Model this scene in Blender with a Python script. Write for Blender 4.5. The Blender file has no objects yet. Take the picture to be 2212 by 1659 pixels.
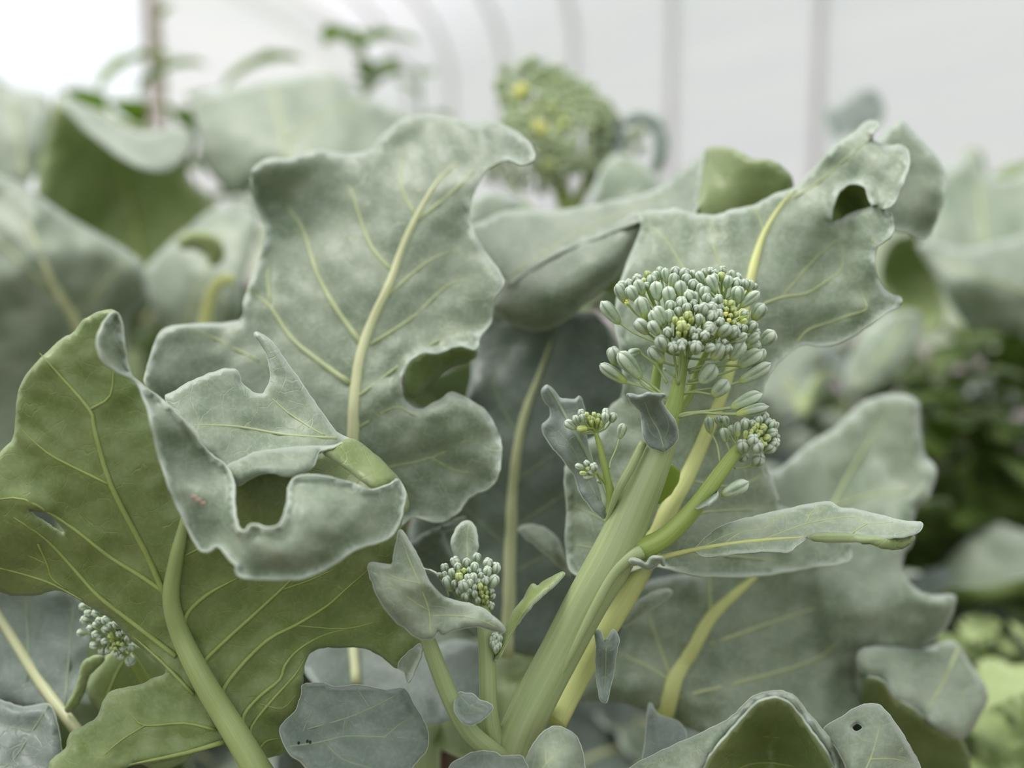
import bpy, math, random
import numpy as np
from mathutils import Vector, Matrix, Quaternion, noise
from mathutils.geometry import delaunay_2d_cdt

random.seed(7)
SC = bpy.context.scene
COL = SC.collection

# ------------------------------------------------------------------ camera, world, sun, exposure
LENS, SENSOR, FW, FH = 40.0, 36.0, 2212, 1659
FPX = LENS / SENSOR * FW
YAW, PITCH = math.radians(20.2), math.radians(-9.0)
CAM = Vector((0.0, 0.0, 0.72))
FWD = Vector((math.sin(YAW) * math.cos(PITCH), math.cos(YAW) * math.cos(PITCH), math.sin(PITCH)))
RGT = Vector((math.cos(YAW), -math.sin(YAW), 0.0))
UP = RGT.cross(FWD)
cd = bpy.data.cameras.new('camera')
cam = bpy.data.objects.new('camera', cd)
COL.objects.link(cam)
cam.matrix_world = Matrix((
    (RGT.x, UP.x, -FWD.x, CAM.x), (RGT.y, UP.y, -FWD.y, CAM.y), (RGT.z, UP.z, -FWD.z, CAM.z), (0, 0, 0, 1)))
cd.lens, cd.sensor_width, cd.clip_start = LENS, SENSOR, 0.02
cd.dof.use_dof = True
cd.dof.focus_distance = 0.445
cd.dof.aperture_fstop = 3.7
SC.camera = cam

world = bpy.data.worlds.new('overcast_sky')
SC.world = world
world.use_nodes = True
world.node_tree.nodes['Background'].inputs[0].default_value = (0.93, 0.97, 1.0, 1)
world.node_tree.nodes['Background'].inputs[1].default_value = 1.25
sd = bpy.data.lights.new('sun', 'SUN')
sd.energy, sd.angle, sd.color = 6.0, math.radians(24), (1.0, 0.97, 0.92)
sun = bpy.data.objects.new('sun', sd)
COL.objects.link(sun)
sun.rotation_euler = (math.radians(-22), math.radians(-18), 0)
SC.view_settings.view_transform = 'Standard'
SC.view_settings.look = 'None'
SC.view_settings.gamma = 1.0
SC.view_settings.use_curve_mapping = False
SC.view_settings.exposure = -0.10
SC.cycles.max_bounces, SC.cycles.diffuse_bounces, SC.cycles.glossy_bounces = 6, 3, 2
SC.cycles.transmission_bounces, SC.cycles.transparent_max_bounces = 4, 6
SC.cycles.caustics_reflective = SC.cycles.caustics_refractive = False
SC.cycles.use_adaptive_sampling, SC.cycles.adaptive_threshold = True, 0.07


def at(x, y, d):
    """point of the place seen at photograph pixel x, y standing d metres in front of the lens"""
    return CAM + FWD * d + RGT * ((x - FW / 2) / FPX * d) + UP * ((FH / 2 - y) / FPX * d)


# ------------------------------------------------------------------ materials
def S(r, g, b):
    f = lambda c: (c / 255 / 12.92) if c / 255 <= 0.04045 else ((c / 255 + 0.055) / 1.055) ** 2.4
    return (f(r), f(g), f(b), 1)


class NT:
    def __init__(self, name):
        self.m = bpy.data.materials.new(name)
        self.m.use_nodes = True
        self.t = self.m.node_tree
        self.t.nodes.clear()
        self.out = self.n('ShaderNodeOutputMaterial')

    def n(self, t, **k):
        nd = self.t.nodes.new(t)
        for a, v in k.items():
            setattr(nd, a, v)
        return nd

    def l(self, a, b):
        self.t.links.new(a, b)

    def mix(self, fac, a, b, blend='MIX'):
        nd = self.n('ShaderNodeMix', data_type='RGBA', blend_type=blend)
        for s, v in ((nd.inputs[0], fac), (nd.inputs[6], a), (nd.inputs[7], b)):
            if hasattr(v, 'links'):
                self.l(v, s)
            else:
                s.default_value = v
        return nd.outputs[2]

    def ramp(self, src, p0, p1, v0=0.0, v1=1.0):
        nd = self.n('ShaderNodeMapRange')
        nd.inputs[1].default_value, nd.inputs[2].default_value = p0, p1
        nd.inputs[3].default_value, nd.inputs[4].default_value = v0, v1
        self.l(src, nd.inputs[0])
        return nd.outputs[0]

    def math(self, op, a, b):
        nd = self.n('ShaderNodeMath', operation=op)
        for s, v in ((nd.inputs[0], a), (nd.inputs[1], b)):
            if hasattr(v, 'links'):
                self.l(v, s)
            else:
                s.default_value = v
        return nd.outputs[0]

    def noise(self, vec, scale, detail=3.0, rough=0.55):
        nd = self.n('ShaderNodeTexNoise')
        nd.inputs['Scale'].default_value = scale
        nd.inputs['Detail'].default_value = detail
        nd.inputs['Roughness'].default_value = rough
        if vec is not None:
            self.l(vec, nd.inputs['Vector'])
        return nd.outputs[0]


def leaf_mat(name, c1, c2, pale, net, trans, tfac, rough, spec=0.35, coat=0.0, netw=0.5):
    k = NT(name)
    uv = k.n('ShaderNodeUVMap').outputs[0]
    oi = k.n('ShaderNodeObjectInfo').outputs['Random']
    big = k.noise(uv, 1.1, 2)
    fine = k.noise(uv, 9.0, 2, 0.65)
    col = k.mix(k.ramp(big, 0.36, 0.64), c1, c2)
    col = k.mix(k.math('MULTIPLY', k.ramp(fine, 0.45, 0.75), 0.22), col, pale)
    # net of fine veins
    wob = k.n('ShaderNodeVectorMath', operation='ADD')
    nz = k.n('ShaderNodeTexNoise')
    nz.inputs['Scale'].default_value = 2.0
    k.l(uv, nz.inputs['Vector'])
    sc = k.n('ShaderNodeVectorMath', operation='SCALE')
    sc.inputs['Scale'].default_value = 0.35
    k.l(nz.outputs['Color'], sc.inputs[0])
    k.l(uv, wob.inputs[0])
    k.l(sc.outputs[0], wob.inputs[1])
    vo = k.n('ShaderNodeTexVoronoi', feature='DISTANCE_TO_EDGE')
    vo.inputs['Scale'].default_value = 2.1
    k.l(wob.outputs[0], vo.inputs['Vector'])
    vo2 = k.n('ShaderNodeTexVoronoi', feature='DISTANCE_TO_EDGE')
    vo2.inputs['Scale'].default_value = 6.5
    k.l(wob.outputs[0], vo2.inputs['Vector'])
    line = k.ramp(vo.outputs['Distance'], 0.0, 0.024, 1.0, 0.0)
    line2 = k.ramp(vo2.outputs['Distance'], 0.0, 0.05, 1.0, 0.0)
    col = k.mix(k.math('MULTIPLY', line, netw), col, net)
    col = k.mix(k.math('MULTIPLY', line2, netw * 0.35), col, net)
    av = k.n('ShaderNodeAttribute', attribute_name='veinside').outputs['Fac']
    col = k.mix(k.math('MULTIPLY', av, 0.45), col, net)
    am = k.n('ShaderNodeAttribute', attribute_name='margin').outputs['Fac']
    col = k.mix(k.math('MULTIPLY', am, 0.75), col, pale)
    hs = k.n('ShaderNodeHueSaturation')
    k.l(k.ramp(oi, 0, 1, 0.92, 1.08), hs.inputs['Value'])
    k.l(col, hs.inputs['Color'])
    col = hs.outputs[0]
    p = k.n('ShaderNodeBsdfPrincipled')
    k.l(col, p.inputs['Base Color'])
    p.inputs['Roughness'].default_value = rough
    p.inputs['Specular IOR Level'].default_value = spec
    p.inputs['Sheen Weight'].default_value = coat
    p.inputs['Sheen Roughness'].default_value = 0.5
    bmp = k.n('ShaderNodeBump')
    bmp.inputs['Strength'].default_value = 0.3
    bmp.inputs['Distance'].default_value = 0.0012
    h = k.math('ADD', k.math('MULTIPLY', line, -0.5), k.math('MULTIPLY', big, 2.2))
    k.l(h, bmp.inputs['Height'])
    k.l(bmp.outputs[0], p.inputs['Normal'])
    tr = k.n('ShaderNodeBsdfTranslucent')
    tr.inputs[0].default_value = trans
    mx = k.n('ShaderNodeMixShader')
    mx.inputs[0].default_value = tfac
    k.l(p.outputs[0], mx.inputs[1])
    k.l(tr.outputs[0], mx.inputs[2])
    k.l(mx.outputs[0], k.out.inputs[0])
    return k.m


def plain_mat(name, c1, c2, scale=40.0, rough=0.5, spec=0.35, stretch=None, bump=0.0, trans=None, tfac=0.0, coord='Object'):
    k = NT(name)
    if coord == 'UV':
        vec = k.n('ShaderNodeUVMap').outputs[0]
    else:
        vec = k.n('ShaderNodeTexCoord').outputs[coord]
    if stretch:
        mp = k.n('ShaderNodeMapping')
        mp.inputs['Scale'].default_value = stretch
        k.l(vec, mp.inputs[0])
        vec = mp.outputs[0]
    nz = k.noise(vec, scale, 4, 0.6)
    col = k.mix(k.ramp(nz, 0.33, 0.67), c1, c2)
    p = k.n('ShaderNodeBsdfPrincipled')
    k.l(col, p.inputs['Base Color'])
    p.inputs['Roughness'].default_value = rough
    p.inputs['Specular IOR Level'].default_value = spec
    if bump:
        b = k.n('ShaderNodeBump')
        b.inputs['Strength'].default_value = bump
        b.inputs['Distance'].default_value = 0.001
        k.l(nz, b.inputs['Height'])
        k.l(b.outputs[0], p.inputs['Normal'])
    sh = p.outputs[0]
    if trans:
        tr = k.n('ShaderNodeBsdfTranslucent')
        tr.inputs[0].default_value = trans
        mx = k.n('ShaderNodeMixShader')
        mx.inputs[0].default_value = tfac
        k.l(sh, mx.inputs[1])
        k.l(tr.outputs[0], mx.inputs[2])
        sh = mx.outputs[0]
    k.l(sh, k.out.inputs[0])
    return k.m


def bud_mat(name, base, body, tip, crease):
    k = NT(name)
    tc = k.n('ShaderNodeTexCoord').outputs['Object']
    sp = k.n('ShaderNodeSeparateXYZ')
    k.l(tc, sp.inputs[0])
    oi = k.n('ShaderNodeObjectInfo').outputs['Random']
    nz = k.noise(tc, 5.0, 3)
    lo = k.math('ADD', sp.outputs[2], k.math('MULTIPLY', k.math('SUBTRACT', oi, 0.5), 0.35))
    col = k.mix(k.ramp(lo, 0.02, 0.36), base, body)
    col = k.mix(k.ramp(sp.outputs[2], 0.6, 1.0, 0, 0.8), col, tip)
    col = k.mix(k.ramp(nz, 0.45, 0.7, 0, 0.35), col, tip)
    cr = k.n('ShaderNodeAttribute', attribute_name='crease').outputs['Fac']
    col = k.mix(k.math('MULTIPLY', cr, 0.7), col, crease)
    hs = k.n('ShaderNodeHueSaturation')
    k.l(k.ramp(oi, 0, 1, 0.9, 1.12), hs.inputs['Value'])
    k.l(col, hs.inputs['Color'])
    p = k.n('ShaderNodeBsdfPrincipled')
    k.l(hs.outputs[0], p.inputs['Base Color'])
    p.inputs['Roughness'].default_value = 0.55
    p.inputs['Specular IOR Level'].default_value = 0.3
    k.l(p.outputs[0], k.out.inputs[0])
    return k.m


M = {}
M['top'] = leaf_mat('leaf_upper_face', S(147, 161, 139), S(117, 136, 111), S(206, 220, 208), S(172, 186, 150), S(110, 150, 50), 0.08, 0.46, 0.5, 0.1, 0.5)
M['under'] = leaf_mat('leaf_lower_face', S(138, 156, 102), S(118, 140, 80), S(176, 194, 150), S(156, 174, 102), S(100, 140, 30), 0.10, 0.42, 0.4, 0.0, 0.42)
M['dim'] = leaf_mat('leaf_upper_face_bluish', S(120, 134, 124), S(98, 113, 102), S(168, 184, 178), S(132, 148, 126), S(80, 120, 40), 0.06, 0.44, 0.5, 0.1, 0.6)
M['rim'] = plain_mat('leaf_margin', S(200, 216, 200), S(216, 228, 206), 60, 0.5, trans=S(190, 210, 140), tfac=0.2)
M['vein'] = plain_mat('leaf_vein', S(192, 204, 158), S(178, 192, 146), 120, 0.45, trans=S(180, 200, 110), tfac=0.1)
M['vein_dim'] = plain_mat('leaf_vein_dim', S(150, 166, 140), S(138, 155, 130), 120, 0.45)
M['vein_under'] = plain_mat('leaf_vein_below', S(160, 180, 104), S(174, 192, 122), 120, 0.5, trans=S(170, 190, 80), tfac=0.15)
M['midrib'] = plain_mat('midrib_pale', S(206, 212, 162), S(218, 223, 180), 3.0, 0.42, stretch=(9, 0.4, 1), coord='UV', trans=S(205, 215, 130), tfac=0.12)
M['petiole'] = plain_mat('petiole_bright', S(212, 220, 142), S(224, 231, 162), 3.0, 0.42, stretch=(9, 0.4, 1), coord='UV', trans=S(205, 215, 100), tfac=0.15)
M['petiole_under'] = plain_mat('petiole_green', S(156, 176, 112), S(170, 188, 128), 3.0, 0.45, stretch=(9, 0.4, 1), coord='UV')
M['stem'] = plain_mat('stem_green', S(148, 166, 110), S(168, 184, 138), 2.2, 0.38, 0.5, stretch=(7, 0.25, 1), bump=0.1, coord='UV')
M['stem_young'] = plain_mat('stem_yellow_green', S(138, 162, 76), S(160, 180, 102), 3.0, 0.4, 0.5, stretch=(9, 0.5, 1), coord='UV')
M['pedicel'] = plain_mat('pedicel_green', S(158, 178, 122), S(174, 192, 140), 90, 0.5)
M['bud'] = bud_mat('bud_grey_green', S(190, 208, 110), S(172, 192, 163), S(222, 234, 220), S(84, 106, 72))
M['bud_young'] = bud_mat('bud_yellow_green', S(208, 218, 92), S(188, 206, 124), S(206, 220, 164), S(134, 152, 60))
M['petal'] = plain_mat('petal_yellow', S(242, 242, 130), S(248, 248, 160), 60, 0.5, trans=S(246, 244, 130), tfac=0.25)
M['limeleaf'] = plain_mat('leaf_lime', S(190, 214, 84), S(172, 200, 74), 30, 0.45, trans=S(200, 226, 70), tfac=0.45)
M['weed'] = plain_mat('weed_leaf', S(120, 150, 66), S(92, 126, 50), 30, 0.5, trans=S(130, 170, 50), tfac=0.25)
M['weed_dark'] = plain_mat('weed_leaf_dark', S(104, 126, 58), S(72, 96, 40), 30, 0.5, trans=S(90, 120, 30), tfac=0.12)
M['bud_far'] = bud_mat('bud_green', S(186, 198, 122), S(168, 186, 142), S(190, 206, 168), S(130, 150, 104))
M['weed_pale'] = plain_mat('weed_leaf_pale', S(184, 200, 148), S(160, 182, 118), 30, 0.5, trans=S(150, 185, 80), tfac=0.1)
M['scar'] = plain_mat('leaf_scar', S(172, 146, 132), S(186, 164, 148), 80, 0.6)
M['speck'] = plain_mat('insect_speck', S(28, 26, 24), S(40, 36, 30), 80, 0.6)
M['steel'] = plain_mat('galvanised_tube', S(226, 226, 228), S(214, 214, 218), 8, 0.45)
M['timber'] = plain_mat('door_timber', S(168, 146, 128), S(146, 124, 106), 6, 0.7)
M['soil'] = plain_mat('soil', S(104, 78, 62), S(70, 54, 42), 9, 0.9, 0.1, bump=0.6)

k = NT('tunnel_film')
_tc = k.n('ShaderNodeTexCoord').outputs['Object']
_mp = k.n('ShaderNodeMapping')
_mp.inputs['Scale'].default_value = (0.5, 0.35, 5.0)
k.l(_tc, _mp.inputs[0])
_nz = k.noise(_mp.outputs[0], 1.6, 4)
_cl = k.mix(k.ramp(_nz, 0.35, 0.68), S(210, 205, 213), S(222, 216, 219))
_tr = k.n('ShaderNodeBsdfTranslucent')
k.l(_cl, _tr.inputs[0])
_df = k.n('ShaderNodeBsdfDiffuse')
k.l(_cl, _df.inputs[0])
_mx = k.n('ShaderNodeMixShader')
_mx.inputs[0].default_value = 0.3
k.l(_tr.outputs[0], _mx.inputs[1])
k.l(_df.outputs[0], _mx.inputs[2])
_tp = k.n('ShaderNodeBsdfTransparent')
_m2 = k.n('ShaderNodeMixShader')
_m2.inputs[0].default_value = 0.35
k.l(_mx.outputs[0], _m2.inputs[1])
k.l(_tp.outputs[0], _m2.inputs[2])
k.l(_m2.outputs[0], k.out.inputs[0])
M['film'] = k.m


LAST, DMUL = [None], [1.0]


# ------------------------------------------------------------------ mesh helpers
def link(name, me, parent=None):
    o = bpy.data.objects.new(name, me)
    COL.objects.link(o)
    if parent is not None:
        o.parent = parent
    return o


def mesh_from(name, verts, faces, mats, smooth=True, uvs=None, mat_idx=None):
    me = bpy.data.meshes.new(name)
    me.from_pydata([tuple(v) for v in verts], [], faces)
    for m in mats:
        me.materials.append(m)
    if smooth:
        me.polygons.foreach_set('use_smooth', [True] * len(me.polygons))
    if mat_idx is not None:
        me.polygons.foreach_set('material_index', mat_idx)
    if uvs is not None:
        ul = me.uv_layers.new(name='UVMap')
        li = np.zeros(len(me.loops), dtype=np.int32)
        me.loops.foreach_get('vertex_index', li)
        ul.data.foreach_set('uv', np.asarray(uvs, dtype=np.float32)[li].ravel())
    me.update()
    return me


def catmull(pts, n=6, closed=False):
    P = [np.array(p, dtype=float) for p in pts]
    L = len(P)
    out = []
    rng = range(L) if closed else range(L - 1)
    for i in rng:
        if closed:
            p0, p1, p2, p3 = P[(i - 1) % L], P[i], P[(i + 1) % L], P[(i + 2) % L]
        else:
            p1, p2 = P[i], P[i + 1]
            p0 = P[i - 1] if i > 0 else 2 * p1 - p2
            p3 = P[i + 2] if i + 2 < L else 2 * p2 - p1
        for s in range(n):
            t = s / n
            out.append(0.5 * (2 * p1 + (p2 - p0) * t + (2 * p0 - 5 * p1 + 4 * p2 - p3) * t * t + (3 * p1 - p0 - 3 * p2 + p3) * t ** 3))
    if not closed:
        out.append(P[-1])
    return np.array(out)


def tube_mesh(name, pts, radii, mat, sides=10, ridges=0, ridge=0.0, flat=1.0, cap=True, n=5, off=Vector((0, 0, 0))):
    """a smooth tapering tube through world points; u runs round it, v along it"""
    q = catmull([(*p, r) for p, r in zip(pts, radii)], n)
    V = [Vector(a[:3]) - off for a in q]
    R = [max(a[3], 1e-5) for a in q]
    verts, faces, uvs = [], [], []
    tang = (V[1] - V[0]).normalized()
    side = tang.cross(FWD)
    if side.length < 1e-4:
        side = tang.cross(Vector((0, 0, 1)))
    side.normalize()
    length = 0.0
    for i, p in enumerate(V):
        t = (V[min(i + 1, len(V) - 1)] - V[max(i - 1, 0)]).normalized()
        side = (side - t * side.dot(t)).normalized()
        oth = t.cross(side)
        if i:
            length += (p - V[i - 1]).length
        for s in range(sides):
            a = 2 * math.pi * s / sides
            rr = R[i] * (1 + ridge * math.cos(ridges * a + 0.6 * math.sin(i * 0.3)))
            verts.append(p + side * (math.cos(a) * rr) + oth * (math.sin(a) * rr * flat))
            uvs.append((abs(s / sides - 0.5) * 2, length * 20))
    for i in range(len(V) - 1):
        for s in range(sides):
            a, b = i * sides + s, i * sides + (s + 1) % sides
            faces.append((a, b, b + sides, a + sides))
    if cap:
        faces.append(tuple(range(sides))[::-1])
        faces.append(tuple(range((len(V) - 1) * sides, len(V) * sides)))
    return mesh_from(name, verts, faces, [mat], True, uvs)


def px_tube(name, pts, mat, parent, sides=10, **kw):
    """pts: (x, y, d, width in px)"""
    pts = [(x, y, d * DMUL[0], w) for x, y, d, w in pts]
    W = [at(x, y, d) for x, y, d, w in pts]
    R = [w * 0.5 * d / FPX for x, y, d, w in pts]
    return link(name, tube_mesh(name, W, R, mat, sides, off=base_of(parent), **kw), parent)


def base_of(o):
    while o.parent is not None:
        o = o.parent
    return o.location.copy()


def thing(name, label, cat, loc, group=None):
    o = bpy.data.objects.new(name, None)
    COL.objects.link(o)
    o.empty_display_size = 0.05
    o.location = loc
    o['label'], o['category'] = label, cat
    if group:
        o['group'] = group
    return o


def struct(name, me):
    o = link(name, me)
    o['kind'] = 'structure'
    return o


# ------------------------------------------------------------------ leaves: outlined blades with depth, veins, two faces and a margin
def inside(P, poly):
    x, y = P[:, 0], P[:, 1]
    r = np.zeros(len(P), dtype=bool)
    n = len(poly)
    j = n - 1
    for i in range(n):
        xi, yi, xj, yj = poly[i][0], poly[i][1], poly[j][0], poly[j][1]
        c = ((yi > y) != (yj > y)) & (x < (xj - xi) * (y - yi) / (yj - yi + 1e-12) + xi)
        r ^= c
        j = i
    return r


def dist_poly(P, poly, closed=True):
    A = np.asarray(poly)
    B = np.roll(A, -1, axis=0) if closed else A[1:]
    if not closed:
        A = A[:-1]
    best = np.full(len(P), 1e9)
    for a, b in zip(A, B):
        ab = b - a
        t = np.clip(((P - a) @ ab) / (ab @ ab + 1e-9), 0, 1)
        dd = np.hypot(*(P - (a + t[:, None] * ab)).T)
        best = np.minimum(best, dd)
    return best


def near_y(P, polys):
    """how far the nearest margin lies below (+1) or above (-1) each point"""
    B = np.vstack(polys)
    df = B[None] - P[:, None]
    r = np.hypot(df[..., 0], df[..., 1])
    i = r.argmin(1)
    k = np.arange(len(P))
    # points on the margin itself take the mean direction of their near inner side
    far = np.where(r[k, i] < 0.5, 0.0, df[k, i, 1] / np.maximum(r[k, i], 0.5))
    on = r[k, i] < 0.5
    if on.any():
        for q in np.where(on)[0]:
            poly = next(b for b in polys if np.hypot(*(b - P[q]).T).min() < 0.5)
            j = int(np.hypot(*(poly - P[q]).T).argmin())
            a, c = poly[j - 1], poly[(j + 1) % len(poly)]
            nx, ny = (c - a)[1], -(c - a)[0]
            ln = math.hypot(nx, ny) + 1e-9
            t = np.array([[P[q][0] + nx / ln * 2, P[q][1] + ny / ln * 2]])
            out_ = inside(t, polys[0])[0] and not any(inside(t, h)[0] for h in polys[1:])
            far[q] = -ny / ln if out_ else ny / ln
    return far


def tps(ctrl):
    C = np.array(ctrl, dtype=float)
    X = C[:, :2] / 500.0
    z = C[:, 2]
    if len(C) < 3:
        m = z.mean()
        return lambda P: np.full(len(P), m)
    n = len(C)
    U = lambda r: np.where(r > 1e-9, r * r * np.log(r + 1e-12), 0)
    K = U(np.linalg.norm(X[:, None] - X[None], axis=2)) + np.eye(n) * 1e-3
    Q = np.hstack([np.ones((n, 1)), X])
    A = np.block([[K, Q], [Q.T, np.zeros((3, 3))]])
    w = np.linalg.lstsq(A, np.concatenate([z, np.zeros(3)]), rcond=None)[0]

    def f(P):
        p = np.asarray(P, dtype=float)[:, :2] / 500.0
        return U(np.linalg.norm(p[:, None] - X[None], axis=2)) @ w[:n] + w[n] + p @ w[n + 1:]
    return f





def make_leaf(parent, patches, veins=(), name='leaf', top='top', label=None, step=13, thick=0.0007, ruffle=0.004, seed=0, vein_mat=None, sub=5):
    """patches: dict(o=outline px, c=[(x, y, d)], s='t' upper / 'u' lower face towards the lens, h=[holes], e=(px, m) margin roll, r=ruffle)
    veins: (patch, [(x, y)], w0, w1[, material])"""
    base = base_of(parent)
    VV, FF, UVs, MAR, VS, FN = [], [], [], [], [], []
    for pi, pt in enumerate(patches):
        out = catmull(pt['o'], sub, True) if pt.get('smooth', True) else np.array(pt['o'], float)
        holes = [catmull(h, 4, True) for h in pt.get('h', [])]
        for b in [out] + holes:
            for p in b:
                p += 2.2 * np.array(noise.noise_vector(Vector((p[0] / 13.0, p[1] / 13.0, 0.5)))[:2])
        st = pt.get('step', step)
        lo, hi = out.min(0), out.max(0)
        gx, gy = np.meshgrid(np.arange(lo[0], hi[0], st), np.arange(lo[1], hi[1], st * 0.87))
        gx[1::2] += st / 2
        G = np.stack([gx.ravel(), gy.ravel()], 1)
        G = G[inside(G, out)]
        allb = [out] + holes
        if len(G):
            dm = np.min([dist_poly(G, b) for b in allb], axis=0)
            keep = dm > st * 0.45
            for h in holes:
                keep &= ~inside(G, h)
            G = G[keep]
        pts = np.vstack([out] + holes + ([G] if len(G) else []))
        edges, o0 = [], 0
        for b in allb:
            edges += [(o0 + i, o0 + (i + 1) % len(b)) for i in range(len(b))]
            o0 += len(b)
        rv, re, rf, *_ = delaunay_2d_cdt([Vector(p) for p in pts], edges, [], 0, 1e-4)
        P = np.array([(v.x, v.y) for v in rv])
        F = np.array([f for f in rf if len(f) == 3])
        cen = P[F].mean(1)
        ok = inside(cen, out)
        for h in holes:
            ok &= ~inside(cen, h)
        F = F[ok]
        f0 = tps([(a[0], a[1], a[2] * DMUL[0]) for a in pt['c']])
        under = pt['s'] == 'u'
        vl = [catmull(v[1], 4) for v in veins if v[0] == pi]
        ew, ea, *mixed = pt.get('e', (26, 0.0025))
        rf_ = pt.get('r', ruffle) * DMUL[0] * 1.15
        sd_ = seed * 7.3 + pi * 3.1

        def depth(Pq, f0=f0, out=out, allb=allb, vl=vl, ew=ew, ea=ea, rf_=rf_, sd_=sd_, under=under, mixed=mixed):
            d = f0(Pq)
            db = np.min([dist_poly(Pq, b) for b in allb], axis=0)
            t = np.clip(1 - db / ew, 0, 1)
            roll = ea * (1 - np.sqrt(np.clip(1 - t * t, 0, 1)))
            if mixed:                                  # upper margins roll back, lower and side margins curl forward
                roll = roll * np.clip(1.6 * np.concatenate([near_y(q, allb) for q in np.array_split(Pq, max(1, len(Pq) // 500))]) + 0.5, -1, 1)
            d = d + roll
            wgt = 0.25 + 0.75 * np.exp(-db / 70.0)
            rip = np.array([noise.noise(Vector((p[0] / 95.0, p[1] / 95.0, sd_))) + 0.45 * noise.noise(Vector((p[0] / 38.0, p[1] / 38.0, sd_ + 9))) for p in Pq])
            d = d + rf_ * wgt * rip
            vd = np.full(len(Pq), 1e9)
            for v in vl:
                vd = np.minimum(vd, dist_poly(Pq, v, False))
            sg = -1 if under else 1
            d = d + sg * 0.0016 * np.exp(-(vd / 20.0) ** 2)
            return d, db, vd
        pt['depth'], pt['edge'] = depth, allb
        D, db, vd = depth(P)
        i0 = len(VV)
        W = [at(p[0], p[1], dd) - base for p, dd in zip(P, D)]
        VV += W
        UVs += [(p[0] / 100.0 + seed * 3.7, p[1] / 100.0) for p in P]
        MAR += list(np.clip(1 - db / 7.0, 0, 1))
        VS += list(np.exp(-vd / 7.0))
        for f in F:
            a, b, c = (int(q) for q in f)
            ab, ac = P[b] - P[a], P[c] - P[a]
            tow = ab[0] * ac[1] - ab[1] * ac[0] < 0            # this side looks at the lens
            if tow == under:
                b, c = c, b
            FF.append((a + i0, b + i0, c + i0))
    me = mesh_from(name, VV, FF, [M[top], M['under'], M['rim']], True, UVs)
    for nm, dat in (('margin', MAR), ('veinside', VS)):
        a = me.attributes.new(nm, 'FLOAT', 'POINT')
        a.data.foreach_set('value', np.array(dat, dtype=np.float32))
    o = link(name, me, parent)
    LAST[:] = [o, patches]
    if label:
        o['label'] = label
    sm = o.modifiers.new('thickness', 'SOLIDIFY')
    sm.thickness, sm.offset = thick, -1.0
    sm.material_offset, sm.material_offset_rim = 1, 2
    sm.use_quality_normals = False
    if step <= 14:
        mv, mf = [], []
        for pt in patches:
            for b in pt['edge']:
                D = pt['depth'](b)[0] + thick * 0.5
                tm = tube_mesh('margin', [at(p[0], p[1], d) for p, d in zip(np.vstack([b, b[:1]]), list(D) + [D[0]])], [1.5 * d / FPX for d in list(D) + [D[0]]], M['rim'], 5, n=1, off=base)
                i0 = len(mv)
                mv += [tuple(v.co) for v in tm.vertices]
                mf += [tuple(q + i0 for q in f.vertices) for f in tm.polygons]
                bpy.data.meshes.remove(tm)
        link('margin', mesh_from('margin', mv, mf, [M['rim']]), o)
    for vi, v in enumerate(veins):
        pi, line, w0, w1 = v[:4]
        pt = patches[pi]
        under = pt['s'] == 'u'
        q = catmull(line, 3)
        D = pt['depth'](q)[0]
        n = len(q)
        ws = [(w0 + (w1 - w0) * i / (n - 1)) * min(1.0, 0.35 + 2.6 * (n - 1 - i) / (n - 1)) for i in range(n)]
        pull = 0.55 if under else -0.1
        gap = thick if under else 0.0
        pts = [at(p[0], p[1], d - pull * w * 0.5 * d / FPX - gap) for p, d, w in zip(q, D, ws)]
        R = [w * 0.5 * d / FPX for w, d in zip(ws, D)]
        mat = M[v[4]] if len(v) > 4 else (vein_mat or (M['vein_under'] if under else M['midrib'] if w0 > 25 else M['vein_dim'] if top == 'dim' else M['vein']))
        nm = 'midrib' if w0 >= 18 or vi == 0 else 'vein'
        ve = link(nm, tube_mesh(nm, pts, R, mat, 8 if w0 > 10 else 6, n=1 if n > 6 else 2, off=base), o)
    return o


# ------------------------------------------------------------------ buds
def bud_mesh(name, mat):
    N, K = 24, 11
    verts, faces, cr = [], [], []
    for j in range(K + 1):
        t = j / K
        prof = float(np.interp(t, [0, .06, .2, .4, .62, .8, .9, .96, 1], [.13, .24, .36, .45, .5, .46, .36, .24, .07]))
        for i in range(N):
            a = 2 * math.pi * i / N
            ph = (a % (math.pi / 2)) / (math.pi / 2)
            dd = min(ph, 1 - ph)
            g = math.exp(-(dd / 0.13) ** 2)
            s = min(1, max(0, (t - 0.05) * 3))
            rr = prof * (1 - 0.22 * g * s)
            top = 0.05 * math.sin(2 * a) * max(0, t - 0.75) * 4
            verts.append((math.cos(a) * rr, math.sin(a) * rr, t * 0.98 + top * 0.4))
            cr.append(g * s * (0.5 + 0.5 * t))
    for j in range(K):
        for i in range(N):
            a, b = j * N + i, j * N + (i + 1) % N
            faces.append((a, b, b + N, a + N))
    faces.append(tuple(range(N))[::-1])
    faces.append(tuple(range(K * N, (K + 1) * N)))
    me = mesh_from(name, verts, faces, [mat])
    at_ = me.attributes.new('crease', 'FLOAT', 'POINT')
    at_.data.foreach_set('value', np.array(cr, dtype=np.float32))
    return me


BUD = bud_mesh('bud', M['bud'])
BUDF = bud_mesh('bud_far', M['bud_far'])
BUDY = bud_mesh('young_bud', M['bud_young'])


def put_bud(parent, tip, bs, width, young=False, roll=None):
    o = link('young_bud' if young else 'bud', BUDY if young else BUD, parent)
    ax = tip - bs
    o.rotation_mode = 'QUATERNION'
    q = Vector((0, 0, 1)).rotation_difference(ax.normalized())
    o.rotation_quaternion = q @ Quaternion((0, 0, 1), random.random() * 6.28 if roll is None else roll)
    o.scale = (width, width, ax.length)
    o.location = bs - base_of(parent)
    return o


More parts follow.
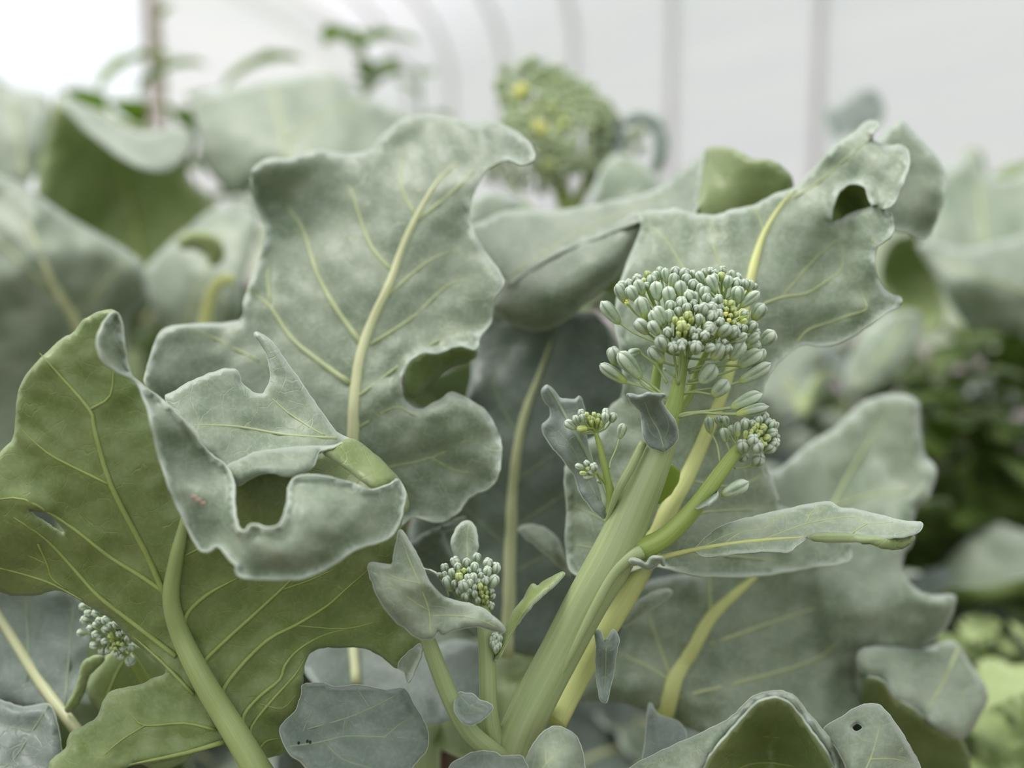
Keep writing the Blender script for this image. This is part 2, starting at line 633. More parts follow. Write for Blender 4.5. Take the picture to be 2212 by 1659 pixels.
def head_buds(parent, zoom, buds, dome, root, ped_w=4.5, young_c=None):
    """zoom: (x0, y0, scale) of the traced coordinates; dome: (cx, cy, rx, ry, d0, bulge, tilt); root: (x, y, d) list the pedicels leave from"""
    x0, y0, s = zoom
    cx, cy, rx, ry, d0, bulge, tilt = dome
    for b in buds:
        tx, ty, bx, by, w = b[:5]
        opt = b[5] if len(b) > 5 else ''
        tx, ty, bx, by, w = x0 + tx / s, y0 + ty / s, x0 + bx / s, y0 + by / s, w / s
        mx, my = (tx + bx) / 2, (ty + by) / 2
        rho = ((mx - cx) / rx) ** 2 + ((my - cy) / ry) ** 2
        d = d0 - bulge * math.sqrt(max(0.0, 1 - rho)) + tilt * (cy - my) / 100.0 + 0.006 * min(1.0, max(0, rho - 1))
        d += random.uniform(-0.001, 0.001)
        ln = math.hypot(tx - bx, ty - by)
        want = w * 1.5
        zc = math.sqrt(max(0, want * want - ln * ln)) if ln < want else 0.25 * ln
        zc *= d / FPX
        young = 'y' in opt
        tip, bs = at(tx + (tx - bx) * .07, ty + (ty - by) * .07, d - zc * 0.55), at(bx, by, d + zc * 0.5)
        put_bud(parent, tip, bs, w * 1.14 * d / FPX, young)
        if 'n' in opt:
            continue
        if isinstance(b[-1], list):
            path = [(x0 + p[0] / s, y0 + p[1] / s) for p in b[-1]]
            dd = [d + zc * 0.5 + (root[0][2] - d - zc * 0.5) * (i + 1) / len(path) for i in range(len(path))]
            pw = [at(p[0], p[1], q) for p, q in zip(path, dd)]
        else:
            rt = min(root, key=lambda r: (r[0] - bx) ** 2 + (r[1] - by) ** 2 * 0.4)
            R = at(*rt)
            ax = (bs - tip).normalized()
            pw = [bs + ax * (R - bs).length * 0.3 + (R - bs) * 0.25, R]
        pts = [bs + (tip - bs) * 0.06] + pw
        r = ped_w * 0.5 * d / FPX
        nm = 'pedicel'
        link(nm, tube_mesh(nm, pts, [r * 1.25] + [r] * (len(pts) - 2) + [r * 1.3], M['pedicel'] if not young else M['stem_young'], 7, n=4, off=base_of(parent)), parent)

# ------------------------------------------------------------------ the place: soil, film tunnel, hoops, end wall with its door
def box(name, x0, x1, y0, y1, z0, z1, mat):
    v = [(x, y, z) for x in (x0, x1) for y in (y0, y1) for z in (z0, z1)]
    f = [(0, 1, 3, 2), (4, 6, 7, 5), (0, 4, 5, 1), (2, 3, 7, 6), (0, 2, 6, 4), (1, 5, 7, 3)]
    return mesh_from(name, v, f, [mat], False)


# floor with small clods
gv, gf = [], []
GN = 110
for i in range(GN + 1):
    for j in range(GN + 1):
        x, y = -4 + 8 * i / GN, -3 + 15 * j / GN
        gv.append((x, y, 0.03 * noise.noise(Vector((x * 3, y * 3, 0))) + 0.012 * noise.noise(Vector((x * 11, y * 11, 4)))))
for i in range(GN):
    for j in range(GN):
        a = i * (GN + 1) + j
        gf.append((a, a + GN + 1, a + GN + 2, a + 1))
struct('floor', mesh_from('floor', gv, gf, [M['soil']]))
struct('ground_outside', mesh_from('ground_outside', [(-40, -40, -0.06), (40, -40, -0.06), (40, 60, -0.06), (-40, 60, -0.06)], [(0, 1, 2, 3)], [M['weed']], False))

XC, HW, ZS, ZP, YE, YB = -0.4, 2.9, 1.55, 3.0, 10.0, -6.0


def arch(off=0.0, n=40):
    p = [(XC + HW - off, -0.03)]
    p.append((XC + HW - off, ZS * 0.5))
    for i in range(n + 1):
        a = math.pi * i / n
        p.append((XC + (HW - off) * math.cos(a), ZS + (ZP - ZS - off) * math.sin(a)))
    p += [(XC - HW + off, ZS * 0.5), (XC - HW + off, -0.03)]
    return p


def film(name, prof):
    v, f = [], []
    ys = [YB + (YE - YB) * j / 16 for j in range(17)]
    for y in ys:
        v += [(x, y, z) for x, z in prof]
    n = len(prof)
    for j in range(16):
        for i in range(n - 1):
            f.append((j * n + i, j * n + i + 1, (j + 1) * n + i + 1, (j + 1) * n + i))
    return struct(name, mesh_from(name, v, f, [M['film']]))


ap = arch()
film('wall_right', ap[:12])
film('ceiling', ap[11:34])
film('wall_left', ap[33:])
# hoops
ah = arch(0.045)
hoop = tube_mesh('hoop', [Vector((x, 0, z)) for x, z in ah], [0.022] * len(ah), M['steel'], 8, n=2)
for i in range(15):
    o = struct('trim_%d' % (i + 1), hoop)
    o.location.y = 3.53 - 1.1 * 7 + 1.1 * i - 0.0
# end walls: film panels round an open doorway
DX0, DX1, DZ = -0.82, 0.50, 2.62


def zarch(x):
    c = max(-1, min(1, (x - XC) / HW))
    return ZS + (ZP - ZS) * math.sqrt(max(0, 1 - c * c))


def end_wall(name, y, door):
    v, f = [], []

    def strip(xa, xb, z0):
        n = 14
        i0 = len(v)
        for i in range(n + 1):
            x = xa + (xb - xa) * i / n
            v.append((x, y, z0))
            v.append((x, y, max(zarch(x), z0)))
        for i in range(n):
            f.append((i0 + 2 * i, i0 + 2 * i + 2, i0 + 2 * i + 3, i0 + 2 * i + 1))
    if door:
        strip(XC - HW, DX0, -0.03)
        strip(DX1, XC + HW, -0.03)
        strip(DX0, DX1, DZ)
    else:
        strip(XC - HW, XC + HW, -0.03)
    return struct(name, mesh_from(name, v, f, [M['film']]))


end_wall('wall_far', YE, True)
end_wall('wall_near', YB, False)
dr = struct('door_1', box('door_1', DX1 + 0.0, DX1 + 0.1, YE - 0.08, YE + 0.02, 0, DZ + 0.1, M['timber']))
link('door_jamb', box('door_jamb', DX0 - 0.1, DX0, YE - 0.08, YE + 0.02, 0, DZ + 0.1, M['timber']), dr)
link('door_lintel', box('door_lintel', DX0, DX1, YE - 0.08, YE + 0.02, DZ, DZ + 0.1, M['timber']), dr)


def plant(label, x, y, d, group=None, name='broccoli_plant', cat='plant'):
    p = at(x, y, d)
    return thing(name, label, cat, Vector((p.x, p.y, 0.0)), group)


def trunk(root, top, r=0.013, mat='stem'):
    b = root.location
    t = at(*top)
    pts = [b + Vector((0, 0, -0.02)), b.lerp(t, 0.45) + Vector((0.004, 0.004, 0)), t]
    link('stem', tube_mesh('stem', pts, [r * 1.25, r * 1.1, r], M[mat], 12, n=6, off=b), root)


# ------------------------------------------------------------------ the flowering plant in focus
A = plant('flowering broccoli plant in sharp focus with thick leaning stem and loose bud head', 1080, 1640, 0.45)
trunk(A, (1118, 1640, 0.452), 0.0115)
ms = px_tube('main_stem', [(1105, 1668, .452, 104), (1122, 1590, .451, 92), (1168, 1490, .450, 90), (1215, 1400, .449, 89), (1268, 1300, .448, 92), (1318, 1215, .448, 98),
                           (1350, 1145, .448, 90), (1380, 1075, .448, 84), (1407, 1010, .448, 76), (1428, 960, .448, 66), (1440, 920, .448, 56)],
             M['stem'], A, 28, ridges=7, ridge=0.025)
px_tube('stem_ridge', [(1165, 1550, .449, 3), (1230, 1420, .4415, 15), (1285, 1310, .440, 22), (1325, 1240, .440, 24), (1362, 1205, .440, 30), (1385, 1192, .441, 34)], M['stem'], A, 10)
px_tube('stem_ridge', [(1305, 1140, .449, 5), (1335, 1060, .4425, 18), (1362, 1010, .442, 20), (1390, 955, .443, 18)], M['stem'], A, 10)

# main head: axis with side branches, buds on pedicels
hd = px_tube('flower_head', [(1436, 935, .449, 52), (1452, 890, .449, 40), (1464, 840, .449, 30), (1473, 790, .449, 26), (1478, 752, .449, 23), (1480, 715, .448, 18)], M['stem_young'], A, 14)
hd['label'] = 'large loose head of grey-green buds with yellow centres'
for br in ([(1418, 925, .456, 30), (1412, 870, .458, 24), (1420, 800, .459, 20), (1432, 740, .458, 15), (1438, 670, .455, 12)],
           [(1452, 905, .455, 26), (1490, 850, .458, 20), (1510, 790, .459, 17), (1545, 730, .457, 14), (1572, 690, .450, 12)],
           [(1470, 800, .452, 18), (1500, 740, .456, 16), (1540, 670, .458, 14), (1562, 630, .458, 11)]):
    px_tube('branch', br, M['stem_young'], hd, 10)
roots = [(1474, 790, .449), (1478, 752, .449), (1479, 722, .448), (1438, 690, .456), (1562, 650, .457), (1570, 695, .451), (1425, 790, .457), (1510, 790, .457), (1545, 730, .455)]
DM = (1492, 682, 168, 112, 0.455, 0.022, 0.010)
q1 = [(110, 940, 490, 1400, 270, [(830, 1620), (1250, 1800), (1600, 1990)]), (430, 560, 640, 960, 230), (500, 510, 600, 700, 200, 'n'), (690, 600, 840, 900, 250), (860, 460, 1000, 780, 240),
      (680, 460, 720, 640, 180, 'n'), (860, 370, 900, 520, 200), (1100, 270, 1080, 420, 140, 'y'), (1180, 350, 1180, 620, 210), (1270, 500, 1330, 900, 270), (1240, 270, 1330, 480, 160),
      (1350, 170, 1400, 440, 150), (1470, 200, 1510, 520, 170), (1700, 180, 1700, 420, 200), (1690, 310, 1620, 640, 210), (1920, 220, 1850, 460, 220), (1960, 330, 1900, 580, 200),
      (1800, 480, 1830, 860, 250), (1530, 610, 1600, 1000, 275), (920, 840, 1060, 1300, 300), (1600, 910, 1560, 1150, 200), (1840, 840, 1830, 1100, 230), (1980, 700, 2030, 930, 220),
      (2130, 720, 2160, 960, 130), (2100, 460, 2050, 690, 210), (1180, 1130, 1380, 1480, 260), (1280, 1040, 1450, 1400, 240), (860, 1330, 1100, 1620, 270), (1150, 1370, 1330, 1640, 240),
      (1560, 1090, 1580, 1380, 195), (1740, 1050, 1790, 1260, 165), (1950, 960, 1940, 1210, 195), (1990, 1170, 1960, 1320, 185, 'y'), (2050, 1250, 2030, 1400, 135, 'y'), (1690, 1260, 1700, 1420, 135, 'y'),
      (1840, 1380, 1840, 1560, 220, 'y'), (2070, 1490, 2040, 1650, 145), (1520, 1520, 1560, 1680, 200), (1920, 1540, 1900, 1640, 90, 'y'), (1830, 1260, 1840, 1380, 100, 'y'), (1990, 1420, 1960, 1520, 100, 'y'),
      (1760, 1580, 1780, 1680, 100, 'y'), (1960, 1480, 1950, 1560, 80, 'y'), (1740, 1480, 1780, 1560, 90, 'y'), (1000, 420, 1040, 560, 120, 'y'), (1060, 520, 1100, 640, 130)]
q2 = [(160, 240, 170, 430, 140), (270, 280, 400, 520, 190), (400, 220, 440, 380, 140), (550, 200, 560, 350, 150), (640, 250, 680, 360, 130), (510, 370, 660, 720, 240), (620, 320, 670, 580, 170),
      (810, 180, 830, 320, 160), (790, 290, 790, 490, 160, 'y'), (950, 370, 900, 630, 205), (1010, 240, 1030, 480, 160), (1150, 330, 1140, 470, 150), (1130, 440, 1090, 620, 205), (1150, 600, 1130, 960, 265),
      (1300, 450, 1290, 660, 180), (1440, 460, 1370, 700, 170), (1530, 530, 1490, 680, 120), (1590, 720, 1200, 1040, 220), (1700, 980, 1480, 1320, 290), (720, 790, 740, 980, 180), (430, 600, 420, 920, 230),
      (480, 760, 440, 970, 190), (330, 530, 280, 770, 150), (430, 980, 370, 1230, 240), (620, 980, 520, 1200, 240), (620, 1150, 500, 1350, 245), (310, 1200, 290, 1430, 180), (770, 1300, 760, 1450, 175),
      (580, 1400, 420, 1590, 220), (850, 910, 850, 1040, 150, 'y'), (1050, 920, 930, 1050, 155, 'y'), (1080, 1060, 1010, 1160, 140, 'y'), (1140, 1160, 1060, 1250, 130, 'y'), (1340, 1130, 1220, 1250, 160),
      (1370, 1210, 1180, 1320, 150, 'y'), (1350, 1330, 1180, 1400, 140, 'y'), (1530, 1370, 1360, 1580, 205), (1300, 1430, 1230, 1600, 160), (1130, 1480, 960, 1660, 205), (1180, 1430, 1100, 1500, 130),
      (290, 1530, 300, 1640, 140), (160, 1480, 150, 1650, 150), (1080, 1340, 1040, 1420, 100, 'y'), (900, 1060, 880, 1140, 110, 'y'), (1000, 1200, 960, 1270, 100, 'y'), (740, 1120, 700, 1280, 190), (600, 880, 590, 1000, 150),
      (780, 1000, 770, 1120, 150), (180, 900, 190, 1040, 160), (260, 1020, 250, 1140, 150), (1050, 1000, 1000, 1080, 110, 'y')]
q3 = [(1330, 280, 1480, 580, 265, [(1600, 650), (1800, 670)]), (1640, 440, 1660, 600, 235), (1850, 350, 1830, 540, 210), (1840, 460, 1850, 580, 160), (1160, 510, 1430, 840, 275, [(1620, 890), (1840, 920)]),
      (330, 520, 400, 880, 280, [(700, 1050), (1100, 1400), (1420, 1560)]), (500, 640, 950, 1170, 330, [(1250, 1380), (1450, 1560)]), (690, 650, 930, 580, 190, [(1010, 690), (1300, 920), (1520, 1290)]),
      (90, 900, 640, 1270, 250, [(1080, 1400), (1500, 1600)]), (1450, 960, 1490, 1010, 60, [(1580, 1070), (1690, 1140)])]
q4 = [(230, 240, 190, 330, 150), (240, 410, 230, 640, 255, [(140, 650), (0, 600)]), (110, 390, 90, 500, 110), (630, 480, 420, 570, 195, [(300, 600), (40, 640)]), (800, 430, 600, 780, 275, [(400, 770), (60, 740)]),
      (870, 350, 840, 430, 110), (960, 470, 900, 640, 180), (1260, 400, 1000, 780, 300, [(760, 850), (400, 900), (60, 1000)]), (1330, 220, 1080, 380, 180), (1590, 220, 1350, 400, 210), (1560, 150, 1540, 240, 160),
      (1630, 420, 1350, 540, 210), (1650, 600, 1180, 920, 320, [(700, 920), (80, 1060)]), (1720, 560, 1500, 880, 210, [(1100, 980), (700, 1110), (60, 1250)]), (1830, 880, 1180, 1260, 280, [(850, 1360), (300, 1430), (-40, 1520)]),
      (640, 900, 330, 1280, 345, [(120, 1290), (-90, 1310)]), (920, 1240, 600, 1560, 325, [(300, 1480), (0, 1490), (-120, 1540)]), (1160, 200, 1130, 280, 120), (1130, 100, 1000, 280, 205), (1930, 180, 1660, 440, 295),
      (960, 30, 720, 260, 265, [(580, 340), (330, 450)]), (440, 200, 420, 320, 195), (560, 60, 440, 180, 200)]
q5 = [(1640, 120, 1000, 420, 300, [(500, 480), (0, 530), (-160, 600)]), (1780, 390, 1100, 560, 235, [(700, 540), (300, 520), (-160, 610)])]
head_buds(hd, (1290, 560, 10.05), q1, DM, roots)
head_buds(hd, (1480, 560, 10.05), q2, DM, roots)
head_buds(hd, (1290, 700, 10.05), q3, DM, [(1465, 830, .446)], 5.5)
head_buds(hd, (1480, 700, 10.05), q4, DM, roots, 5.0)
head_buds(hd, (1480, 840, 10.05), q5, DM, [(1460, 880, .447)], 6.5)


def petal(parent, x, y, d, r):
    """opening yellow petal tip, a cupped disc"""
    c = at(x, y, d)
    v, f = [], []
    for j in range(4):
        for i in range(10):
            a = 2 * math.pi * i / 10
            rr = r * (j + 0.3) / 3.3 * (1 + 0.18 * math.sin(3 * a))
            v.append(c - base_of(parent) + RGT * rr * math.cos(a) + UP * rr * math.sin(a) - FWD * (r * 0.6 * (1 - (j / 3) ** 2)))
    for j in range(3):
        for i in range(10):
            a, b = j * 10 + i, j * 10 + (i + 1) % 10
            f.append((a, b, b + 10, a + 10))
    f.append(tuple(range(10))[::-1])
    link('petal', mesh_from('petal', v, f, [M['petal']]), parent)


petal(hd, 1568, 678, .431, .0009)
petal(hd, 1575, 692, .430, .0009)
for x, y in ((1354, 650), (1352, 655), (1357, 654)):
    petal(hd, x, y, .447, .0006)

# side shoot to the right, with its own round head and long curling leaf
sh = px_tube('side_shoot', [(1352, 1205, .447, 46), (1385, 1188, .445, 50), (1430, 1165, .444, 44), (1475, 1125, .444, 40), (1515, 1078, .444, 36), (1550, 1030, .444, 33), (1578, 992, .445, 30), (1596, 970, .446, 26), (1625, 945, .447, 18)], M['stem_young'], A, 16, ridges=5, ridge=0.02)
sh['label'] = 'side shoot with round bud cluster above the long curling leaf'
D5 = (1636, 938, 58, 52, 0.449, 0.010, 0.0)
b5 = [(1170, 730, 1150, 1050, 195), (1300, 660, 1320, 880, 190), (1470, 690, 1450, 830, 140), (1600, 590, 1560, 800, 190), (1740, 530, 1700, 720, 180), (1820, 660, 1760, 800, 160), (1920, 700, 1830, 870, 180), (2000, 720, 1960, 880, 110),
      (1980, 930, 1780, 980, 195), (1840, 1050, 1700, 1080, 150, 'y'), (1740, 830, 1620, 850, 155, 'y'), (2020, 1000, 1990, 1110, 100), (2000, 1140, 1860, 1190, 205), (1940, 1240, 1720, 1330, 235), (1500, 1040, 1430, 1200, 235),
      (1570, 1180, 1570, 1360, 255), (1250, 1150, 1270, 1370, 255), (1330, 900, 1310, 1090, 120, 'y'), (830, 860, 890, 1150, 205, [(980, 1400), (970, 1500)]), (500, 620, 550, 960, 200, [(690, 1200), (760, 1600)]),
      (680, 600, 790, 820, 150), (740, 600, 790, 740, 140, 'n'), (860, 600, 900, 790, 155), (980, 800, 1080, 1000, 135, [(1120, 1150), (1130, 1300)]), (1640, 1480, 1500, 1640, 265, [(1300, 1700), (1080, 1720)]), (1300, 1440, 1200, 1540, 205),
      (1450, 880, 1470, 960, 90, 'y'), (1560, 890, 1550, 960, 100, 'y'), (1650, 920, 1600, 980, 110, 'y'), (1600, 980, 1570, 1040, 90, 'y'), (1690, 1150, 1650, 1200, 100, 'y'), (1750, 1180, 1700, 1230, 100, 'y'), (1650, 1080, 1620, 1130, 90, 'y'),
      (1420, 940, 1440, 1000, 80, 'y'), (1500, 830, 1500, 900, 90, 'y'), (1560, 760, 1550, 860, 120, 'y')]
head_buds(sh, (1480, 840, 10.05), b5, D5, [(1598, 968, .447), (1618, 950, .447)], 4.5)
head_buds(sh, (1480, 1005, 10.05), [(1350, 380, 800, 650, 300, [(640, 700), (560, 740)])], (1590, 1050, 60, 60, .446, .004, 0), [(1535, 1080, .445)], 5.0)
make_leaf(A, [dict(o=[(1503, 1097), (1508, 1080), (1525, 1066), (1546, 1060), (1551, 1068), (1538, 1082), (1518, 1096)], c=[(1505, 1095, .440), (1530, 1078, .436), (1550, 1062, .441)], s='t', e=(10, .002))], top='dim', step=7, ruffle=0.0005, seed=1)

# long leaf on the right, margin rolled under
make_leaf(A, [dict(o=[(1420, 1206), (1460, 1196), (1502, 1182), (1529, 1157), (1561, 1135), (1624, 1117), (1692, 1101), (1782, 1084), (1814, 1096), (1841, 1099), (1891, 1110), (1941, 1123), (1988, 1129), (1993, 1139), (1981, 1151), (1950, 1160),
                      (1904, 1163), (1864, 1158), (1818, 1154), (1769, 1154), (1746, 1162), (1724, 1176), (1701, 1194), (1656, 1191), (1592, 1196), (1525, 1203), (1502, 1190), (1479, 1189), (1439, 1200)],
                   c=[(1420, 1206, .446), (1560, 1180, .436), (1600, 1120, .452), (1780, 1086, .456), (1746, 1160, .437), (1960, 1130, .444), (1985, 1145, .440), (1860, 1157, .434), (1900, 1112, .452), (1700, 1190, .430)], s='t', e=(14, .0015), r=.003),
              dict(o=[(1746, 1162), (1769, 1154), (1818, 1154), (1864, 1158), (1904, 1163), (1950, 1160), (1970, 1156), (1972, 1166), (1956, 1180), (1932, 1187), (1900, 1182), (1877, 1173), (1837, 1171), (1773, 1170)],
                   c=[(1746, 1162, .437), (1860, 1158, .434), (1950, 1160, .440), (1880, 1174, .430), (1932, 1186, .436), (1800, 1170, .433)], s='u', e=(8, .002), r=.001)],
          [(0, [(1357, 1208), (1412, 1207), (1493, 1189), (1592, 1173), (1683, 1164), (1744, 1160)], 14, 6, 'petiole'), (0, [(1560, 1178), (1600, 1150), (1650, 1143), (1670, 1120), (1700, 1108)], 3.5, 2), (0, [(1640, 1168), (1690, 1150), (1740, 1132), (1800, 1120), (1850, 1118), (1872, 1132), (1930, 1128)], 3.5, 2),
           (0, [(1872, 1132), (1850, 1145), (1840, 1154)], 3, 2), (0, [(1740, 1132), (1752, 1108), (1775, 1095)], 3, 2), (0, [(1510, 1186), (1560, 1160), (1610, 1140)], 3, 2)], step=9, seed=2,
          label='long narrow curling leaf growing from the stem joint')
# crinkled frill where that leaf leaves the stem
make_leaf(A, [dict(o=[(1352, 1212), (1364, 1206), (1380, 1208), (1396, 1216), (1404, 1204), (1420, 1200), (1436, 1206), (1436, 1222), (1424, 1216), (1414, 1226), (1398, 1230), (1380, 1222), (1362, 1222)],
                   c=[(1352, 1212, .438), (1380, 1214, .430), (1400, 1210, .437), (1420, 1208, .430), (1436, 1212, .437)], s='t', e=(6, .002), r=.004)], step=5, seed=3, name='leaf_frill')

# leaf behind the small left cluster
make_leaf(A, [dict(o=[(1181, 831), (1170, 847), (1177, 867), (1188, 881), (1187, 904), (1173, 916), (1174, 935), (1191, 963), (1218, 996), (1240, 1025), (1250, 1058), (1273, 1093), (1293, 1113), (1306, 1119), (1312, 1097), (1293, 1033), (1268, 951),
                      (1263, 886), (1252, 857), (1240, 862), (1211, 859), (1199, 845)],
                   c=[(1181, 831, .462), (1312, 1110, .452), (1240, 940, .458), (1175, 930, .470), (1200, 960, .464), (1255, 870, .470), (1275, 960, .468)], s='t', e=(12, .002), r=.003)],
          [(0, [(1312, 1105), (1293, 1041), (1269, 984), (1242, 937), (1211, 879), (1185, 838)], 15, 6), (0, [(1293, 1080), (1262, 1020), (1235, 965), (1205, 930)], 3, 2), (0, [(1250, 950), (1252, 900), (1244, 870)], 3, 2)], step=9, seed=4, top='dim')
ss = px_tube('side_shoot', [(1320, 1110, .449, 24), (1322, 1082, .447, 22), (1313, 1040, .446, 17), (1302, 990, .446, 14), (1293, 955, .446, 12), (1287, 935, .446, 9)], M['stem_young'], A, 10)
ss['label'] = 'thin yellow-green shoot with small bud cluster before a folded leaf'
b6 = [(350, 440, 460, 520, 90), (510, 325, 530, 400, 75), (450, 385, 485, 475, 80), (520, 365, 540, 450, 68), (775, 310, 770, 400, 75), (770, 350, 765, 460, 85), (865, 360, 825, 450, 82), (475, 530, 580, 510, 72, 'y'), (960, 470, 920, 620, 92, [(880, 740), (830, 850), (810, 940)]),
      (590, 380, 600, 440, 55, 'y'), (640, 390, 640, 450, 58, 'y'), (690, 410, 680, 470, 52, 'y'), (700, 365, 690, 430, 55, 'y'), (570, 350, 575, 410, 55, 'y'), (650, 350, 650, 400, 50, 'y'), (620, 430, 630, 480, 45, 'y'), (730, 430, 715, 490, 45, 'y')]
head_buds(ss, (1150, 820, 4.88), b6, (1282, 915, 60, 40, .449, .006, 0), [(1288, 945, .446), (1287, 935, .446)], 3.6)
px_tube('branch', [(1310, 1048, .446, 7), (1300, 1034, .444, 7), (1287, 1018, .443, 6)], M['stem_young'], ss, 8)
b7 = [(455, 905, 545, 930, 62), (560, 865, 600, 910, 62), (650, 900, 640, 960, 85), (600, 960, 650, 990, 65), (500, 985, 570, 985, 45, 'y'), (540, 1030, 640, 1015, 70), (690, 1060, 710, 1090, 35), (580, 930, 610, 960, 50, 'y')]
head_buds(ss, (1150, 820, 4.88), b7, (1270, 1015, 30, 26, .443, .004, 0), [(1287, 1018, .443)], 2.8)

# bract folded against the stem below the head
make_leaf(A, [dict(o=[(1355, 851), (1378, 854), (1401, 849), (1416, 850), (1437, 854), (1429, 866), (1442, 887), (1458, 909), (1465, 935), (1461, 954), (1445, 969), (1435, 977), (1420, 973), (1401, 963), (1391, 944), (1386, 909), (1380, 884), (1363, 868)],
                   c=[(1435, 977, .436), (1390, 905, .434), (1404, 900, .438), (1455, 915, .432), (1463, 940, .436), (1392, 940, .433), (1360, 856, .430), (1400, 852, .426), (1434, 856, .429), (1425, 930, .439)], s='t', e=(7, .0015), r=.0015)],
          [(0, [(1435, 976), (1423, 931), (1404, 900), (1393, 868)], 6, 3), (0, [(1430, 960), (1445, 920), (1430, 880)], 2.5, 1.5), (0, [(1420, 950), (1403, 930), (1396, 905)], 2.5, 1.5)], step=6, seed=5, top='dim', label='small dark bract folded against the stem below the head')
make_leaf(A, [dict(o=[(1420, 1087), (1413, 1062), (1428, 1024), (1447, 1002), (1456, 1010), (1466, 1020), (1460, 1044), (1446, 1066)], c=[(1418, 1085, .466), (1440, 1040, .462), (1464, 1020, .466)], s='u', e=(8, .001), r=.001)], [(0, [(1420, 1080), (1435, 1045), (1450, 1012)], 4, 2)], step=7, seed=6, name='leaflet')
LAST[0].data.materials[1] = M['limeleaf']

# large leaf behind the head on its bright petiole
V_o = [(1383, 459), (1438, 454), (1457, 449), (1497, 461), (1547, 464), (1587, 451), (1627, 444), (1676, 419), (1716, 404), (1756, 364), (1796, 319), (1845, 285), (1870, 265), (1890, 262), (1898, 272), (1885, 290), (1890, 305), (1915, 314), (1945, 314),
       (1962, 329), (1962, 364), (1945, 409), (1930, 439), (1910, 451), (1925, 464), (1930, 493), (1920, 513), (1895, 533), (1888, 568), (1900, 608), (1920, 633), (1945, 643), (1945, 658), (1920, 672), (1870, 707), (1820, 737), (1776, 747), (1736, 744),
       (1690, 775), (1655, 820), (1640, 880), (1645, 960), (1655, 1014), (1667, 1030), (1680, 1069), (1694, 1096), (1760, 1110), (1830, 1150), (1836, 1180), (1832, 1212), (1760, 1224), (1680, 1238), (1600, 1246), (1500, 1242), (1420, 1222), (1385, 1226), (1345, 1240),
       (1290, 1250), (1235, 1235), (1222, 1170), (1225, 1090), (1222, 1010), (1250, 965), (1300, 930), (1318, 880), (1345, 850), (1345, 780), (1330, 690), (1340, 610), (1365, 545), (1385, 495)]
make_leaf(A, [dict(o=V_o, c=[(1383, 459, .535), (1340, 610, .515), (1500, 520, .518), (1640, 540, .507), (1700, 420, .528), (1880, 265, .53), (1955, 340, .512), (1840, 330, .522), (1925, 480, .494), (1780, 570, .520), (1945, 650, .490), (1880, 600, .500), (1780, 745, .512), (1700, 640, .50),
                               (1550, 830, .487), (1440, 1110, .476), (1640, 1000, .51), (1350, 900, .495), (1222, 1080, .50), (1380, 1240, .470), (1830, 1200, .515), (1600, 1240, .50), (1250, 1230, .49), (1720, 1140, .52), (1195, 1570, .458)],
                   s='t', h=[[(1796, 478), (1800, 444), (1815, 410), (1845, 396), (1870, 406), (1876, 428), (1884, 446), (1845, 459), (1815, 474)]], e=(24, -.006, 1), r=.007),
              dict(o=[(1780, 490), (1790, 440), (1810, 400), (1845, 380), (1880, 395), (1895, 440), (1890, 470), (1840, 490)], c=[(1790, 480, .527), (1845, 390, .523), (1885, 440, .524), (1840, 440, .545)], s='u', r=.001),
              dict(o=[(1880, 330), (1900, 300), (1922, 278), (1945, 260), (1958, 268), (1975, 290), (2014, 329), (2039, 364), (2042, 409), (2024, 469), (2004, 513), (1990, 518), (1960, 503), (1935, 498), (1900, 480), (1880, 420)],
                   c=[(1880, 400, .535), (1945, 265, .575), (2040, 390, .555), (1960, 380, .56), (1990, 515, .56), (1920, 490, .54)], s='t', e=(22, -.005, 1), r=.006)],
          [(0, [(1195, 1560), (1240, 1475), (1300, 1372), (1380, 1240), (1438, 1112), (1482, 1030), (1528, 925), (1565, 830), (1600, 700), (1628, 575), (1650, 505), (1690, 440), (1720, 408)], 62, 8, 'petiole'),
           (0, [(1640, 805), (1690, 770), (1720, 740), (1745, 712), (1790, 697), (1840, 680), (1872, 668), (1868, 648), (1858, 622)], 9, 3), (0, [(1600, 700), (1640, 662), (1690, 642), (1740, 635), (1790, 605), (1818, 580), (1820, 530)], 9, 3), (0, [(1690, 640), (1760, 560), (1830, 500)], 4, 3),
           (0, [(1650, 505), (1640, 470), (1628, 450)], 5, 3), (0, [(1610, 640), (1550, 560), (1535, 480)], 6, 3), (0, [(1590, 720), (1500, 620), (1440, 520), (1390, 480)], 7, 3), (0, [(1690, 440), (1760, 400), (1830, 340), (1880, 300)], 6, 3),
           (0, [(1480, 1035), (1560, 1050), (1620, 1040), (1652, 1018)], 6, 3), (0, [(1430, 1130), (1530, 1105), (1680, 1100)], 6, 3), (0, [(1400, 1200), (1560, 1200), (1700, 1215)], 6, 3), (0, [(1470, 1050), (1420, 960), (1380, 880)], 5, 3), (0, [(1410, 1170), (1320, 1130), (1235, 1090)], 7, 3),
           (0, [(1380, 1230), (1300, 1190), (1230, 1175)], 6, 3)], step=13, seed=7, label='large curling leaf behind the head on a bright yellow petiole')

